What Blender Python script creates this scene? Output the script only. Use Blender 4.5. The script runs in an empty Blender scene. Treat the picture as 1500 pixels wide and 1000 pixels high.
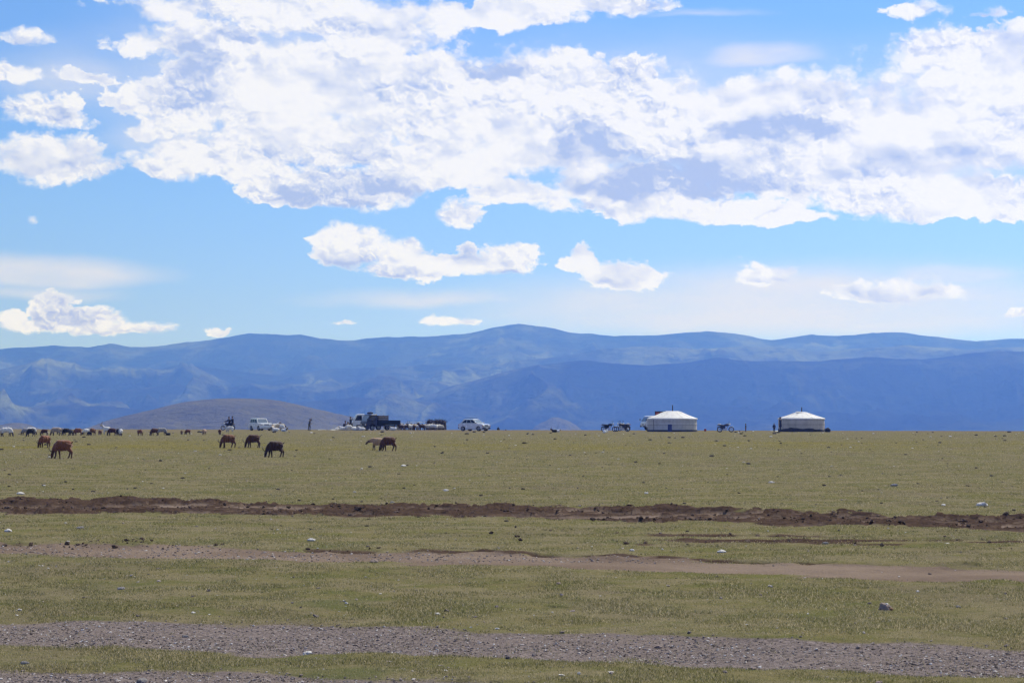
import bpy, math, random
import numpy as np
from mathutils import Vector, Matrix

S = bpy.context.scene
COL = S.collection
R = math.radians
random.seed(7)
RNG = np.random.default_rng(11)

# ------------------------------------------------------------------ camera
F = 2800.0                       # focal length in pixels of a 1500 px wide frame
EYE = 1.8
PITCH = math.atan(109.0 / F)
cam_d = bpy.data.cameras.new('camera')
cam_d.sensor_width = 36.0
cam_d.lens = F / 1500.0 * 36.0
cam_d.clip_start = 0.1
cam_d.clip_end = 60000.0
cam = bpy.data.objects.new('camera', cam_d)
COL.objects.link(cam)
cam.location = (0, 0, EYE)
cam.rotation_euler = (math.pi / 2 + PITCH, 0, 0)
S.camera = cam


def ray(px, py):
    cx, cy = (px - 750) / F, (500 - py) / F
    y = math.cos(PITCH) - cy * math.sin(PITCH)
    z = math.sin(PITCH) + cy * math.cos(PITCH)
    return cx / y, z / y         # X and Z per metre of Y


def gp(px, py):                  # where the sight line through a photo pixel meets the plain
    u, v = ray(px, py)
    t = -EYE / v
    return u * t, t


# ------------------------------------------------------------------ small noise library
def _hash(ix, iy, seed):
    n = (ix.astype(np.int64) * 374761393 + iy.astype(np.int64) * 668265263 + seed * 1442695041) & 0xFFFFFFFF
    n = ((n ^ (n >> 13)) * 1274126177) & 0xFFFFFFFF
    n = n ^ (n >> 16)
    return (n & 0xFFFFFF) / float(0xFFFFFF)


def vnoise(x, y, seed=0):
    x = np.asarray(x, float); y = np.asarray(y, float)
    ix = np.floor(x); iy = np.floor(y)
    fx = x - ix; fy = y - iy
    fx = fx * fx * fx * (fx * (fx * 6 - 15) + 10); fy = fy * fy * fy * (fy * (fy * 6 - 15) + 10)
    a = _hash(ix, iy, seed); b = _hash(ix + 1, iy, seed)
    c = _hash(ix, iy + 1, seed); d = _hash(ix + 1, iy + 1, seed)
    return (a + (b - a) * fx) * (1 - fy) + (c + (d - c) * fx) * fy


def fbm(x, y, oct=5, seed=0, gain=0.5):
    v = 0; a = 1.0; s = 0
    for k in range(oct):
        v = v + a * vnoise(x * 2 ** k + 17.3 * k, y * 2 ** k - 9.1 * k, seed + k)
        s += a; a *= gain
    return v / s                 # 0..1


def ridged(x, y, oct=5, seed=0, gain=0.5):
    v = 0; a = 1.0; s = 0; w = 1.0
    for k in range(oct):
        n = 1 - np.abs(2 * vnoise(x * 2 ** k + 5.7 * k, y * 2 ** k + 3.3 * k, seed + k) - 1)
        n = n * n
        v = v + a * n * w
        w = np.clip(n * 1.6, 0, 1)
        s += a; a *= gain
    return v / s


def sstep(a, b, x):
    t = np.clip((x - a) / (b - a), 0, 1)
    return t * t * (3 - 2 * t)


# ------------------------------------------------------------------ object helpers
def tag(o, label=None, cat=None, group=None, kind=None):
    if label: o['label'] = label
    if cat: o['category'] = cat
    if group: o['group'] = group
    if kind: o['kind'] = kind
    return o


def thing(name, label, cat, loc=(0, 0, 0), rz=0.0, group=None):
    o = bpy.data.objects.new(name, None)
    o.empty_display_size = 0.2
    COL.objects.link(o)
    o.location = loc; o.rotation_euler = (0, 0, rz)
    return tag(o, label, cat, group)


def link(name, me, parent=None, loc=(0, 0, 0), rz=0.0):
    o = bpy.data.objects.new(name, me)
    COL.objects.link(o)
    o.parent = parent
    o.location = loc; o.rotation_euler = (0, 0, rz)
    return o


def copy_tree(o, parent=None):
    c = o.copy(); COL.objects.link(c); c.parent = parent
    for ch in o.children:
        copy_tree(ch, c)
    return c


class Geo:
    """Collects simple shapes and links them as one mesh."""
    def __init__(s):
        s.v = []; s.f = []

    def add(s, vs, fs):
        n = len(s.v)
        s.v += [tuple(p) for p in vs]
        s.f += [tuple(i + n for i in f) for f in fs]
        return s

    def box(s, c, d, rz=0.0, ry=0.0):
        hx, hy, hz = d[0] / 2, d[1] / 2, d[2] / 2
        M = Matrix.Rotation(rz, 3, 'Z') @ Matrix.Rotation(ry, 3, 'Y')
        vs = [Vector(c) + M @ Vector((x, y, z)) for x in (-hx, hx) for y in (-hy, hy) for z in (-hz, hz)]
        return s.add(vs, [(0, 1, 3, 2), (4, 6, 7, 5), (0, 4, 5, 1), (2, 3, 7, 6), (0, 2, 6, 4), (1, 5, 7, 3)])

    def rings(s, rs, caps=True, closed=False):
        n = len(rs[0]); vs = [p for r in rs for p in r]; fs = []
        m = len(rs)
        for i in range(m if closed else m - 1):
            j = (i + 1) % m
            for k in range(n):
                l = (k + 1) % n
                fs.append((i * n + k, i * n + l, j * n + l, j * n + k))
        if caps and not closed:
            fs.append(tuple(range(n - 1, -1, -1)))
            fs.append(tuple((m - 1) * n + k for k in range(n)))
        return s.add(vs, fs)

    def tube(s, pts, rad, seg=8, flat=1.0):
        pts = [Vector(p) for p in pts]
        if not hasattr(rad, '__len__'): rad = [rad] * len(pts)
        rs = []; prev = None
        for i, p in enumerate(pts):
            t = (pts[min(i + 1, len(pts) - 1)] - pts[max(i - 1, 0)])
            t.normalize()
            if prev is None:
                a = Vector((0, 1, 0)) if abs(t.y) < 0.9 else Vector((1, 0, 0))
            else:
                a = prev
            n = (a - t * a.dot(t)).normalized(); prev = n
            b = t.cross(n)
            rs.append([p + n * math.cos(2 * math.pi * k / seg) * rad[i] * flat + b * math.sin(2 * math.pi * k / seg) * rad[i] for k in range(seg)])
        return s.rings(rs)

    def loft_x(s, st, seg=14, y0=0.0, power=2.0):
        """Rings across the X axis: (x, z centre, half width, half height)."""
        rs = []
        for (x, z, ry, rz_) in st:
            r = []
            for k in range(seg):
                a = 2 * math.pi * k / seg
                c, q = math.cos(a), math.sin(a)
                c = math.copysign(abs(c) ** (2 / power), c); q = math.copysign(abs(q) ** (2 / power), q)
                r.append((x, y0 + ry * c, z + rz_ * q))
            rs.append(r)
        return s.rings(rs)

    def loft_z(s, st, seg=14):
        """Rings up the Z axis: (z, x centre, y centre, half x, half y)."""
        return s.rings([[(x + rx * math.cos(2 * math.pi * k / seg), y + ry * math.sin(2 * math.pi * k / seg), z) for k in range(seg)] for (z, x, y, rx, ry) in st])

    def lathe(s, prof, seg=24, c=(0, 0, 0), axis='Z', caps=True):
        rs = []
        for (r, h) in prof:
            ring = []
            for k in range(seg):
                a = 2 * math.pi * k / seg
                x, y = r * math.cos(a), r * math.sin(a)
                ring.append({'Z': (c[0] + x, c[1] + y, c[2] + h), 'Y': (c[0] + x, c[1] + h, c[2] + y), 'X': (c[0] + h, c[1] + x, c[2] + y)}[axis])
            rs.append(ring)
        return s.rings(rs, caps)

    def torus(s, c, Rr, r, seg=24, sub=8, axis='Z'):
        rs = []
        for k in range(seg):
            a = 2 * math.pi * k / seg
            ring = []
            for j in range(sub):
                b = 2 * math.pi * j / sub
                q = Rr + r * math.cos(b); h = r * math.sin(b)
                x, y = q * math.cos(a), q * math.sin(a)
                ring.append({'Z': (c[0] + x, c[1] + y, c[2] + h), 'Y': (c[0] + x, c[1] + h, c[2] + y), 'X': (c[0] + h, c[1] + x, c[2] + y)}[axis])
            rs.append(ring)
        return s.rings(rs, closed=True)

    def prism(s, poly, y0, y1):
        """A side outline (x, z) given thickness along Y."""
        n = len(poly)
        vs = [(x, y0, z) for x, z in poly] + [(x, y1, z) for x, z in poly]
        fs = [tuple(range(n)), tuple(range(2 * n - 1, n - 1, -1))]
        fs += [(i, i + n, (i + 1) % n + n, (i + 1) % n) for i in range(n)]
        return s.add(vs, fs)

    def slab(s, q, th):
        """A four-cornered panel with thickness along its normal."""
        q = [Vector(p) for p in q]
        n = (q[1] - q[0]).cross(q[3] - q[0]).normalized() * th
        vs = q + [p + n for p in q]
        return s.add(vs, [(3, 2, 1, 0), (4, 5, 6, 7), (0, 1, 5, 4), (1, 2, 6, 5), (2, 3, 7, 6), (3, 0, 4, 7)])

    def mesh(s, name, m=None, smooth=True):
        me = bpy.data.meshes.new(name)
        me.from_pydata(s.v, [], s.f)
        me.validate(); me.update()
        import bmesh
        bm = bmesh.new(); bm.from_mesh(me)
        bmesh.ops.recalc_face_normals(bm, faces=bm.faces)
        bm.to_mesh(me); bm.free()
        if smooth: me.shade_smooth()
        if m: me.materials.append(m)
        return me

    def build(s, name, m=None, parent=None, loc=(0, 0, 0), rz=0.0, smooth=False, bevel=0.0):
        o = link(name, s.mesh(name, m, smooth), parent, loc, rz)
        if bevel:
            b = o.modifiers.new('edge', 'BEVEL'); b.width = bevel; b.segments = 2; b.limit_method = 'ANGLE'; b.angle_limit = R(35)
        return o


def baked(o):
    dg = bpy.context.evaluated_depsgraph_get()
    me = bpy.data.meshes.new_from_object(o.evaluated_get(dg), preserve_all_data_layers=True, depsgraph=dg)
    return me


def fused(geo, name, voxel, m, iters=3):
    """The shapes of one body fused into one continuous skin."""
    o = link(name, geo.mesh(name, m))
    r = o.modifiers.new('skin', 'REMESH'); r.mode = 'VOXEL'; r.voxel_size = voxel; r.use_smooth_shade = True
    s = o.modifiers.new('soften', 'SMOOTH'); s.factor = 0.5; s.iterations = iters
    me = baked(o)
    bpy.data.objects.remove(o)
    me.name = name
    if m and not me.materials: me.materials.append(m)
    me.shade_smooth()
    return me


def np_mesh(name, verts, tris, attrs=None, smooth=False, quads=False):
    me = bpy.data.meshes.new(name)
    k = 4 if quads else 3
    nv, nf = len(verts), len(tris)
    me.vertices.add(nv); me.loops.add(nf * k); me.polygons.add(nf)
    me.vertices.foreach_set('co', np.ascontiguousarray(verts, np.float32).ravel())
    me.loops.foreach_set('vertex_index', np.ascontiguousarray(tris, np.int32).ravel())
    me.polygons.foreach_set('loop_start', np.arange(0, nf * k, k, dtype=np.int32))
    me.polygons.foreach_set('loop_total', np.full(nf, k, np.int32))
    me.polygons.foreach_set('use_smooth', np.full(nf, smooth, bool))
    for an, av in (attrs or {}).items():
        a = me.attributes.new(an, 'FLOAT', 'POINT')
        a.data.foreach_set('value', np.ascontiguousarray(av, np.float32).ravel())
    me.update(calc_edges=True)
    return me


# ------------------------------------------------------------------ materials
class NT:
    def __init__(s, tree):
        s.t = tree; s.n = tree.nodes; s.l = tree.links

    def node(s, typ, **kw):
        n = s.n.new(typ)
        for k, v in kw.items(): setattr(n, k, v)
        return n

    def put(s, sock, v):
        if isinstance(v, bpy.types.NodeSocket): s.l.new(v, sock)
        elif v is not None: sock.default_value = v

    def math(s, op, a, b=None, c=None, clamp=False):
        n = s.node('ShaderNodeMath', operation=op, use_clamp=clamp)
        for i, v in enumerate((a, b, c)):
            if v is not None: s.put(n.inputs[i], v)
        return n.outputs[0]

    def vec(s, op, a, b=None, scale=None):
        n = s.node('ShaderNodeVectorMath', operation=op)
        s.put(n.inputs[0], a)
        if b is not None: s.put(n.inputs[1], b)
        if scale is not None: s.put(n.inputs['Scale'], scale)
        return n.outputs['Value'] if op in ('LENGTH', 'DOT_PRODUCT', 'DISTANCE') else n.outputs['Vector']

    def noise(s, vec, scale, detail=4, rough=0.55, out='Fac', dist=0.0, dim='3D', lac=2.0):
        n = s.node('ShaderNodeTexNoise', noise_dimensions=dim)
        if vec is not None: s.put(n.inputs['Vector'], vec)
        s.put(n.inputs['Scale'], scale); s.put(n.inputs['Detail'], detail); s.put(n.inputs['Roughness'], rough)
        s.put(n.inputs['Distortion'], dist); s.put(n.inputs['Lacunarity'], lac)
        return n.outputs[out]

    def mix(s, f, a, b, blend='MIX'):
        n = s.node('ShaderNodeMix', data_type='RGBA', blend_type=blend)
        s.put(n.inputs[0], f); s.put(n.inputs[6], a if not isinstance(a, tuple) else (*a[:3], 1)); s.put(n.inputs[7], b if not isinstance(b, tuple) else (*b[:3], 1))
        return n.outputs[2]

    def remap(s, v, a, b, c=0.0, d=1.0, smooth=True):
        n = s.node('ShaderNodeMapRange', interpolation_type='SMOOTHSTEP' if smooth else 'LINEAR')
        s.put(n.inputs['Value'], v); s.put(n.inputs['From Min'], a); s.put(n.inputs['From Max'], b); s.put(n.inputs['To Min'], c); s.put(n.inputs['To Max'], d)
        return n.outputs['Result']

    def attr(s, name):
        return s.node('ShaderNodeAttribute', attribute_name=name).outputs['Fac']

    def scaled(s, v, k):
        return s.vec('MULTIPLY', v, k)


def new_mat(name):
    m = bpy.data.materials.new(name); m.use_nodes = True
    t = NT(m.node_tree)
    b = next(n for n in m.node_tree.nodes if n.type == 'BSDF_PRINCIPLED')
    return m, t, b


def plain(name, col, rough=0.6, metal=0.0, var=0.12, scale=6.0, bump=0.0, spec=0.5, coat=0.0, dirt=None):
    """A procedural surface: its colour broken by soft noise, with a little unevenness."""
    m, t, b = new_mat(name)
    oc = t.node('ShaderNodeTexCoord').outputs['Object']
    n = t.noise(oc, scale, 5, 0.6)
    dark = tuple(c * (1 - var) for c in col); lite = tuple(min(1, c * (1 + var)) for c in col)
    c = t.mix(t.remap(n, 0.3, 0.7), dark, lite)
    if dirt:
        n2 = t.noise(oc, scale * 0.6, 6, 0.7)
        c = t.mix(t.remap(n2, 0.5, 0.75, 0, dirt[1]), c, dirt[0])
    t.put(b.inputs['Base Color'], c)
    t.put(b.inputs['Roughness'], t.remap(n, 0.2, 0.8, max(0.02, rough - 0.08), min(1, rough + 0.08)))
    b.inputs['Metallic'].default_value = metal
    b.inputs['Specular IOR Level'].default_value = spec
    b.inputs['Coat Weight'].default_value = coat
    if bump:
        bn = t.node('ShaderNodeBump'); bn.inputs['Strength'].default_value = bump; bn.inputs['Distance'].default_value = 0.02
        t.put(bn.inputs['Height'], t.noise(oc, scale * 5, 4, 0.6)); t.put(b.inputs['Normal'], bn.outputs[0])
    return m
# ------------------------------------------------------------------ light and sky
SUN_EL, SUN_AZ = R(50), R(38)        # the sun stands high, ahead and to the right
sun_dir = Vector((math.sin(SUN_AZ) * math.cos(SUN_EL), math.cos(SUN_AZ) * math.cos(SUN_EL), math.sin(SUN_EL)))
sun_d = bpy.data.lights.new('sun', 'SUN')
sun_d.energy = 4.0; sun_d.angle = R(0.5); sun_d.color = (1.0, 0.955, 0.88)
sun = bpy.data.objects.new('sun', sun_d); COL.objects.link(sun)
sun.location = (30, 40, 60)
sun.rotation_euler = (-sun_dir).to_track_quat('-Z', 'Y').to_euler()

W = bpy.data.worlds.new('World'); S.world = W; W.use_nodes = True
t = NT(W.node_tree)
for n in list(t.n): t.n.remove(n)


def build_sky():
    sky = t.node('ShaderNodeTexSky', sky_type='NISHITA')
    sky.sun_disc = False; sky.sun_elevation = SUN_EL; sky.sun_rotation = SUN_AZ
    sky.altitude = 1300; sky.air_density = 1.0; sky.dust_density = 0.3; sky.ozone_density = 2.0
    d = t.vec('NORMALIZE', t.node('ShaderNodeTexCoord').outputs['Generated'])
    sep = t.node('ShaderNodeSeparateXYZ'); t.put(sep.inputs[0], d)
    az = t.math('ARCTAN2', sep.outputs[0], sep.outputs[1])
    el = t.math('ARCSINE', sep.outputs[2])
    K = F / 100.0
    comb = t.node('ShaderNodeCombineXYZ')
    t.put(comb.inputs[0], t.math('MULTIPLY', az, K)); t.put(comb.inputs[1], t.math('MULTIPLY', el, K))
    P = comb.outputs[0]

    # warp the directions so that no cloud keeps a smooth outline
    w1 = t.vec('SUBTRACT', t.noise(t.scaled(P, (0.8, 1.3, 1)), 1.0, 3, 0.55, 'Color'), (0.5, 0.5, 0.5))
    w2 = t.vec('SUBTRACT', t.noise(t.scaled(P, (1, 1.35, 1)), 4.0, 5, 0.6, 'Color'), (0.5, 0.5, 0.5))
    Pw = t.vec('ADD', P, t.vec('ADD', t.scaled(w1, (0.75, 0.42, 0)), t.scaled(w2, (0.22, 0.16, 0))))

    def where(px, py):
        u, v = ray(px, py)
        a = math.atan(u)
        return a * K, math.atan(v * math.cos(a)) * K

    def puffs(lst, vec):
        out = None
        for e in lst:
            px, py, rx, ry = e[:4]
            amp = e[4] if len(e) > 4 else 1.0
            # an ellipse in azimuth and elevation, flatter below than above
            c = where(px, py)
            kx, ky = 100.0 / rx, 100.0 / ry
            n = t.node('ShaderNodeVectorMath', operation='MULTIPLY_ADD')
            t.put(n.inputs[0], vec); n.inputs[1].default_value = (kx, ky, 0); n.inputs[2].default_value = (-c[0] * kx, -c[1] * ky, 0)
            v = n.outputs[0]
            v = t.vec('MAXIMUM', v, t.vec('MULTIPLY', v, (1, -1.55, 1)))
            o = t.math('MULTIPLY_ADD', t.vec('LENGTH', v), -amp, amp)
            out = o if out is None else t.math('SMOOTH_MAX', out, o, 0.12)
        return out

    F1 = puffs([(a, b, c * 1.08, d * 1.12, *e) for a, b, c, d, *e in CLOUDS], Pw)
    # the rest of the sky, away from the picture, carries broken cloud of its own
    away = t.remap(t.math('MAXIMUM', t.math('ABSOLUTE', az), t.math('MULTIPLY', el, 1.15)), 0.33, 0.5)
    gen = t.math('SUBTRACT', t.noise(t.scaled(P, (0.16, 0.3, 1)), 1.0, 4, 0.5), 0.52)
    F1 = t.math('MAXIMUM', F1, t.math('ADD', t.math('MULTIPLY', gen, 5.0), t.math('MULTIPLY', t.math('SUBTRACT', t.math('MULTIPLY', away, t.remap(el, 0.0, 0.15)), 1.0), 6.0)))

    # billows: rounded lobes (cells) roughened by fractal noise
    wb = t.vec('ADD', P, t.vec('ADD', t.scaled(w1, (0.35, 0.25, 0)), t.scaled(w2, (0.34, 0.26, 0))))

    def billow(vec, full=True):
        vn = t.node('ShaderNodeTexVoronoi', voronoi_dimensions='2D', feature='SMOOTH_F1')
        t.put(vn.inputs['Vector'], t.scaled(vec, (1.0, 1.35, 1))); vn.inputs['Scale'].default_value = 1.35
        vn.inputs['Detail'].default_value = 1.6; vn.inputs['Roughness'].default_value = 0.42; vn.inputs['Lacunarity'].default_value = 2.3; vn.inputs['Smoothness'].default_value = 0.55
        return t.math('SUBTRACT', 0.5, vn.outputs['Distance'])
    b0 = billow(wb); b1 = billow(t.vec('ADD', wb, (0.10, 0.15, 0)))
    soft_n = t.noise(t.scaled(P, (1.0, 1.5, 1)), 1.3, 9, 0.60, dist=0.2)
    s0 = t.noise(t.scaled(P, (1.0, 1.5, 1)), 1.3, 3.5, 0.5, dist=0.2)
    s1 = t.noise(t.scaled(t.vec('ADD', P, (0.13, 0.20, 0)), (1.0, 1.5, 1)), 1.3, 3.5, 0.5, dist=0.2)
    # small cauliflower lobes on the edges and faces
    def lobes(vec):
        vn = t.node('ShaderNodeTexVoronoi', voronoi_dimensions='2D', feature='SMOOTH_F1')
        t.put(vn.inputs['Vector'], t.scaled(vec, (1.0, 1.25, 1))); vn.inputs['Scale'].default_value = 4.2
        vn.inputs['Detail'].default_value = 2.0; vn.inputs['Roughness'].default_value = 0.55; vn.inputs['Lacunarity'].default_value = 2.2; vn.inputs['Smoothness'].default_value = 0.3
        return t.math('SUBTRACT', 0.45, vn.outputs['Distance'])
    w3 = t.vec('SUBTRACT', t.noise(t.scaled(P, (1, 1.2, 1)), 7.0, 4, 0.6, 'Color'), (0.5, 0.5, 0.5))
    wl = t.vec('ADD', wb, t.scaled(w3, (0.16, 0.13, 0)))
    l0 = lobes(wl); l1 = lobes(t.vec('ADD', wl, (0.03, 0.05, 0)))
    rag = t.math('ADD', t.math('MULTIPLY', t.math('SUBTRACT', soft_n, 0.5), 1.45), t.math('ADD', t.math('MULTIPLY', b0, 0.40), t.math('MULTIPLY', l0, 0.30)))
    dens = t.math('ADD', t.math('MULTIPLY', F1, 1.25), t.math('MULTIPLY', rag, t.remap(F1, -0.38, 0.0)))
    soft = t.remap(t.noise(t.scaled(P, (0.6, 0.9, 1)), 1.0, 2, 0.5), 0.38, 0.62, 0.13, 0.62)
    alpha = t.remap(dens, 0.04, t.math('ADD', soft, 0.06))
    thin = t.math('MULTIPLY', puffs_soft(puffs, WISPS, t.vec('ADD', P, t.scaled(w1, (0.9, 0.25, 0)))), t.remap(t.noise(t.scaled(P, (0.35, 1.6, 1)), 1.0, 5, 0.6), 0.25, 0.7, 0.55, 1.0))

    # shaded undersides: where the cloud is deep and faces away from the sun
    dark = t.remap(puffs(DARKS, t.vec('ADD', P, t.vec('ADD', t.scaled(w1, (1.3, 0.6, 0)), t.scaled(w2, (0.45, 0.3, 0))))), 0.0, 0.85)
    dark = t.math('MULTIPLY', dark, t.remap(b0, 0.0, 0.3, 1.0, 0.6))
    rel = t.math('ADD', t.math('MULTIPLY', t.math('SUBTRACT', b1, b0), 1.0), t.math('MULTIPLY', t.math('SUBTRACT', s1, s0), 1.9))
    crisp = t.remap(t.noise(t.scaled(t.vec('ADD', P, (9.1, 2.3, 0)), (0.5, 0.8, 1)), 1.0, 2, 0.5), 0.40, 0.62, 0.15, 1.0)
    rel = t.math('ADD', rel, t.math('MULTIPLY', t.math('MULTIPLY', t.math('SUBTRACT', l1, l0), 1.1), crisp))
    rel = t.math('MULTIPLY', rel, t.remap(dens, 0.25, 0.9, 1.0, 0.75))
    mott = t.remap(t.noise(t.scaled(t.vec('ADD', P, (3.1, 7.7, 0)), (0.5, 1.1, 1)), 1.0, 5, 0.55), 0.42, 0.70)
    shade = t.math('ADD', t.math('MULTIPLY', t.math('MULTIPLY', dark, 1.1), t.remap(soft_n, 0.35, 0.65, 0.65, 1.0)),
                   t.math('ADD', rel, t.math('MULTIPLY', mott, 0.46)), clamp=True)
    shade = t.math('MULTIPLY', shade, t.remap(dens, 0.05, 0.45, 0.15, 1.0))
    ccol = t.mix(shade, CLOUD_LIT, CLOUD_SHADE)

    elc = t.math('MAXIMUM', el, 0.03)
    ramp = t.node('ShaderNodeValToRGB'); t.put(ramp.inputs[0], t.math('DIVIDE', elc, 0.25, clamp=True))
    cr = ramp.color_ramp
    for k, (p, col) in enumerate([(0.10, (0.60, 0.78, 1.20)), (0.24, (0.68, 0.84, 1.13)), (0.44, (0.74, 0.95, 1.20)), (0.9, (0.78, 1.08, 1.38))]):
        e = cr.elements[k] if k < 2 else cr.elements.new(p)
        e.position = p; e.color = (*col, 1)
    base = t.mix(1.0, sky.outputs[0], ramp.outputs[0], 'MULTIPLY')
    c = t.mix(t.math('MULTIPLY', thin, 1.0, clamp=True), base, WISP_COL)
    c = t.mix(alpha, c, ccol)
    # the sky lies outside the air near the ground: it is as bright as it must be to be seen through it
    path = t.math('MINIMUM', AIR_LENGTH, t.math('DIVIDE', AIR_TOP, t.math('SINE', elc)))
    sc = t.node('ShaderNodeSeparateColor'); t.put(sc.inputs[0], c)
    cc = t.node('ShaderNodeCombineColor')
    for k in range(3):
        T = t.math('EXPONENT', t.math('MULTIPLY', path, -HAZE_DENS * HAZE_COL[k]))
        inn = t.math('MULTIPLY', t.math('SUBTRACT', 1.0, T), AIR_GLOW[k] / SKY_STRENGTH)
        v = t.math('DIVIDE', t.math('SUBTRACT', t.math('DIVIDE', sc.outputs[k], EXPO), inn), T)
        t.put(cc.inputs[k], t.math('MAXIMUM', v, 0.3))
    bg = t.node('ShaderNodeBackground'); bg.inputs['Strength'].default_value = SKY_STRENGTH
    t.put(bg.inputs['Color'], cc.outputs[0])
    out = t.node('ShaderNodeOutputWorld'); t.put(out.inputs['Surface'], bg.outputs[0])


def puffs_soft(puffs, lst, vec):
    return t.remap(puffs(lst, vec), 0.0, 0.8)


SKY_STRENGTH = 0.10
EXPO = 2 ** 0.35
AIR_GLOW = (0.42, 0.52, 0.57)           # what a long way of this air scatters towards the eye
AIR_TOP, AIR_LENGTH = 488.0, 10900.0
HAZE_COL = (0.095, 0.225, 1.0, 1)
HAZE_DENS = 2.4e-4
CLOUD_LIT = (9.0, 9.1, 9.4)
CLOUD_SHADE = (4.3, 5.5, 8.3)
WISP_COL = (7.5, 7.8, 8.7)
CLOUDS = [
    (1400, 80, 150, 50, 1.1), (700, 28, 200, 26, 1.1), (520, 40, 220, 40, 1.1), (330, 150, 150, 70, 1.1), (1200, 200, 300, 90, 1.3), (760, 200, 240, 90, 1.2), (350, 245, 170, 34, 1.1), (1010, 305, 240, 28, 1.2), (1350, 290, 220, 50, 1.3),
    # the cloud deck across the top
    (80, 240, 112, 46, 1.25), (55, 168, 88, 34), (30, 110, 62, 22), (32, 60, 46, 22, .8), (130, 117, 55, 16, .8), (222, 196, 46, 30), (300, 242, 130, 34, 1.1),
    (285, 62, 140, 46), (380, 14, 250, 40, 1.1), (560, 62, 110, 48), (420, 135, 240, 90, 1.25), (455, 215, 200, 66, 1.2), (490, 278, 145, 46, 1.5), (765, 288, 90, 32, 1.1), (812, 302, 34, 22), (240, 150, 110, 60, .8),
    (640, 160, 210, 92, 1.3), (640, 245, 170, 52, 1.2), (830, 8, 230, 24, 1.1), (800, 130, 260, 62, 1.2), (900, 200, 220, 80, 1.3), (960, 275, 200, 56, 1.3),
    (1100, 165, 270, 62, 1.3), (1150, 250, 260, 80, 1.4), (1300, 220, 220, 115, 1.4), (1430, 160, 150, 115, 1.3), (1400, 300, 220, 46, 1.4), (1470, 85, 100, 52, 1.1),
    (1345, 18, 60, 24, .55), (1450, 22, 45, 12, .5), (1180, 322, 90, 16, .9),
    # the single clouds under it
    (515, 362, 78, 48, 1.3), (610, 390, 105, 30, 1.2), (738, 384, 66, 36, 1.2), (590, 376, 62, 36, 1.15), (676, 384, 62, 32, 1.15), (678, 316, 40, 30, .9), (852, 384, 32, 30, 1.1), (912, 405, 74, 32, 1.15),
    (1120, 408, 60, 30, 1.2), (1300, 428, 112, 22, 1.0), (660, 470, 54, 12, .9), (72, 450, 42, 32, 1.2), (120, 468, 80, 26, 1.2), (185, 484, 76, 14, 1.0), (15, 472, 42, 18, 1.), (325, 484, 32, 12, .75),
    (510, 477, 20, 7, .5), (1496, 458, 26, 16, .9), (4, 318, 18, 11, .6), (42, 318, 14, 11, .45), (1080, 378, 26, 12, .35),
]
WISPS = [(110, 120, 190, 90, .6), (420, 130, 420, 190, .75), (950, 180, 620, 170, .75), (1380, 210, 260, 190, .8), (270, 210, 170, 80, .7), (1180, 455, 640, 88, 1.2), (50, 402, 230, 40, 1.2), (640, 440, 260, 26, .7), (1390, 405, 160, 24), (1115, 84, 130, 34), (60, 430, 160, 22, .7), (1020, 20, 160, 10, .5), (300, 150, 240, 60, .6)]
DARKS = [(465, 292, 150, 48, 1.2), (560, 270, 120, 36, .8), (960, 262, 190, 52, 1.3), (1080, 272, 110, 42, 1.1), (860, 225, 80, 48, 1.1), (1150, 190, 170, 34, 1.2), (285, 108, 50, 74, 1.1), (350, 58, 170, 28, .8), (735, 108, 80, 36, .9),
         (610, 130, 50, 20, .5), (90, 245, 90, 22, .45), (540, 225, 80, 26, .55), (1330, 250, 160, 40, .5), (860, 305, 60, 18, .7), (1130, 305, 90, 12, .6), (505, 385, 70, 26, .9), (610, 402, 90, 16, .8), (735, 400, 62, 18, .8),
         (890, 412, 70, 14, .6), (70, 466, 40, 20, .8), (130, 482, 70, 10, .7), (1120, 415, 34, 12, .5), (1460, 140, 90, 40, .3), (940, 100, 120, 30, .3)]
build_sky()
# ------------------------------------------------------------------ the plain: one sheet to the mountains
def edge(pts):
    w = np.array([gp(*p) for p in pts])
    xs, ys = w[:, 0], w[:, 1]

    def fn(X):
        Y = np.interp(X, xs, ys)
        s0 = (ys[1] - ys[0]) / (xs[1] - xs[0]); s1 = (ys[-1] - ys[-2]) / (xs[-1] - xs[-2])
        Y = np.where(X < xs[0], ys[0] + (X - xs[0]) * s0 * 0.6, Y)
        return np.where(X > xs[-1], ys[-1] + (X - xs[-1]) * s1 * 0.6, Y)
    return fn


RUT = (edge([(0, 731), (400, 737), (750, 740), (1100, 746), (1500, 758)]), edge([(0, 750), (400, 754), (750, 758), (1100, 765), (1500, 777)]))
FAINT = (edge([(500, 772), (1000, 776), (1500, 788)]), edge([(500, 792), (1000, 795), (1500, 805)]))
TRACK = (edge([(0, 794), (300, 799), (550, 806), (1000, 817), (1500, 832)]), edge([(0, 811), (450, 818), (850, 832), (1500, 850)]))
ROAD = (edge([(0, 905), (400, 912), (750, 919), (1100, 932), (1500, 946)]), edge([(0, 944), (400, 951), (750, 961), (1100, 973), (1500, 986)]))
VERGE = (edge([(0, 977), (300, 981), (750, 997), (1050, 1014), (1500, 1044)]), lambda X: np.full_like(X, 9.6))


def between(b, X, Y, soft, wob, seed):
    n = (fbm(X * 0.9, Y * 1.3, 5, seed) - 0.5) * 2 * wob
    n2 = (fbm(X * 0.9 + 50, Y * 1.3, 5, seed + 9) - 0.5) * 2 * wob
    return sstep(-soft, soft, b[0](X) - Y + n) * sstep(-soft, soft, Y - b[1](X) + n2)


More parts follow.
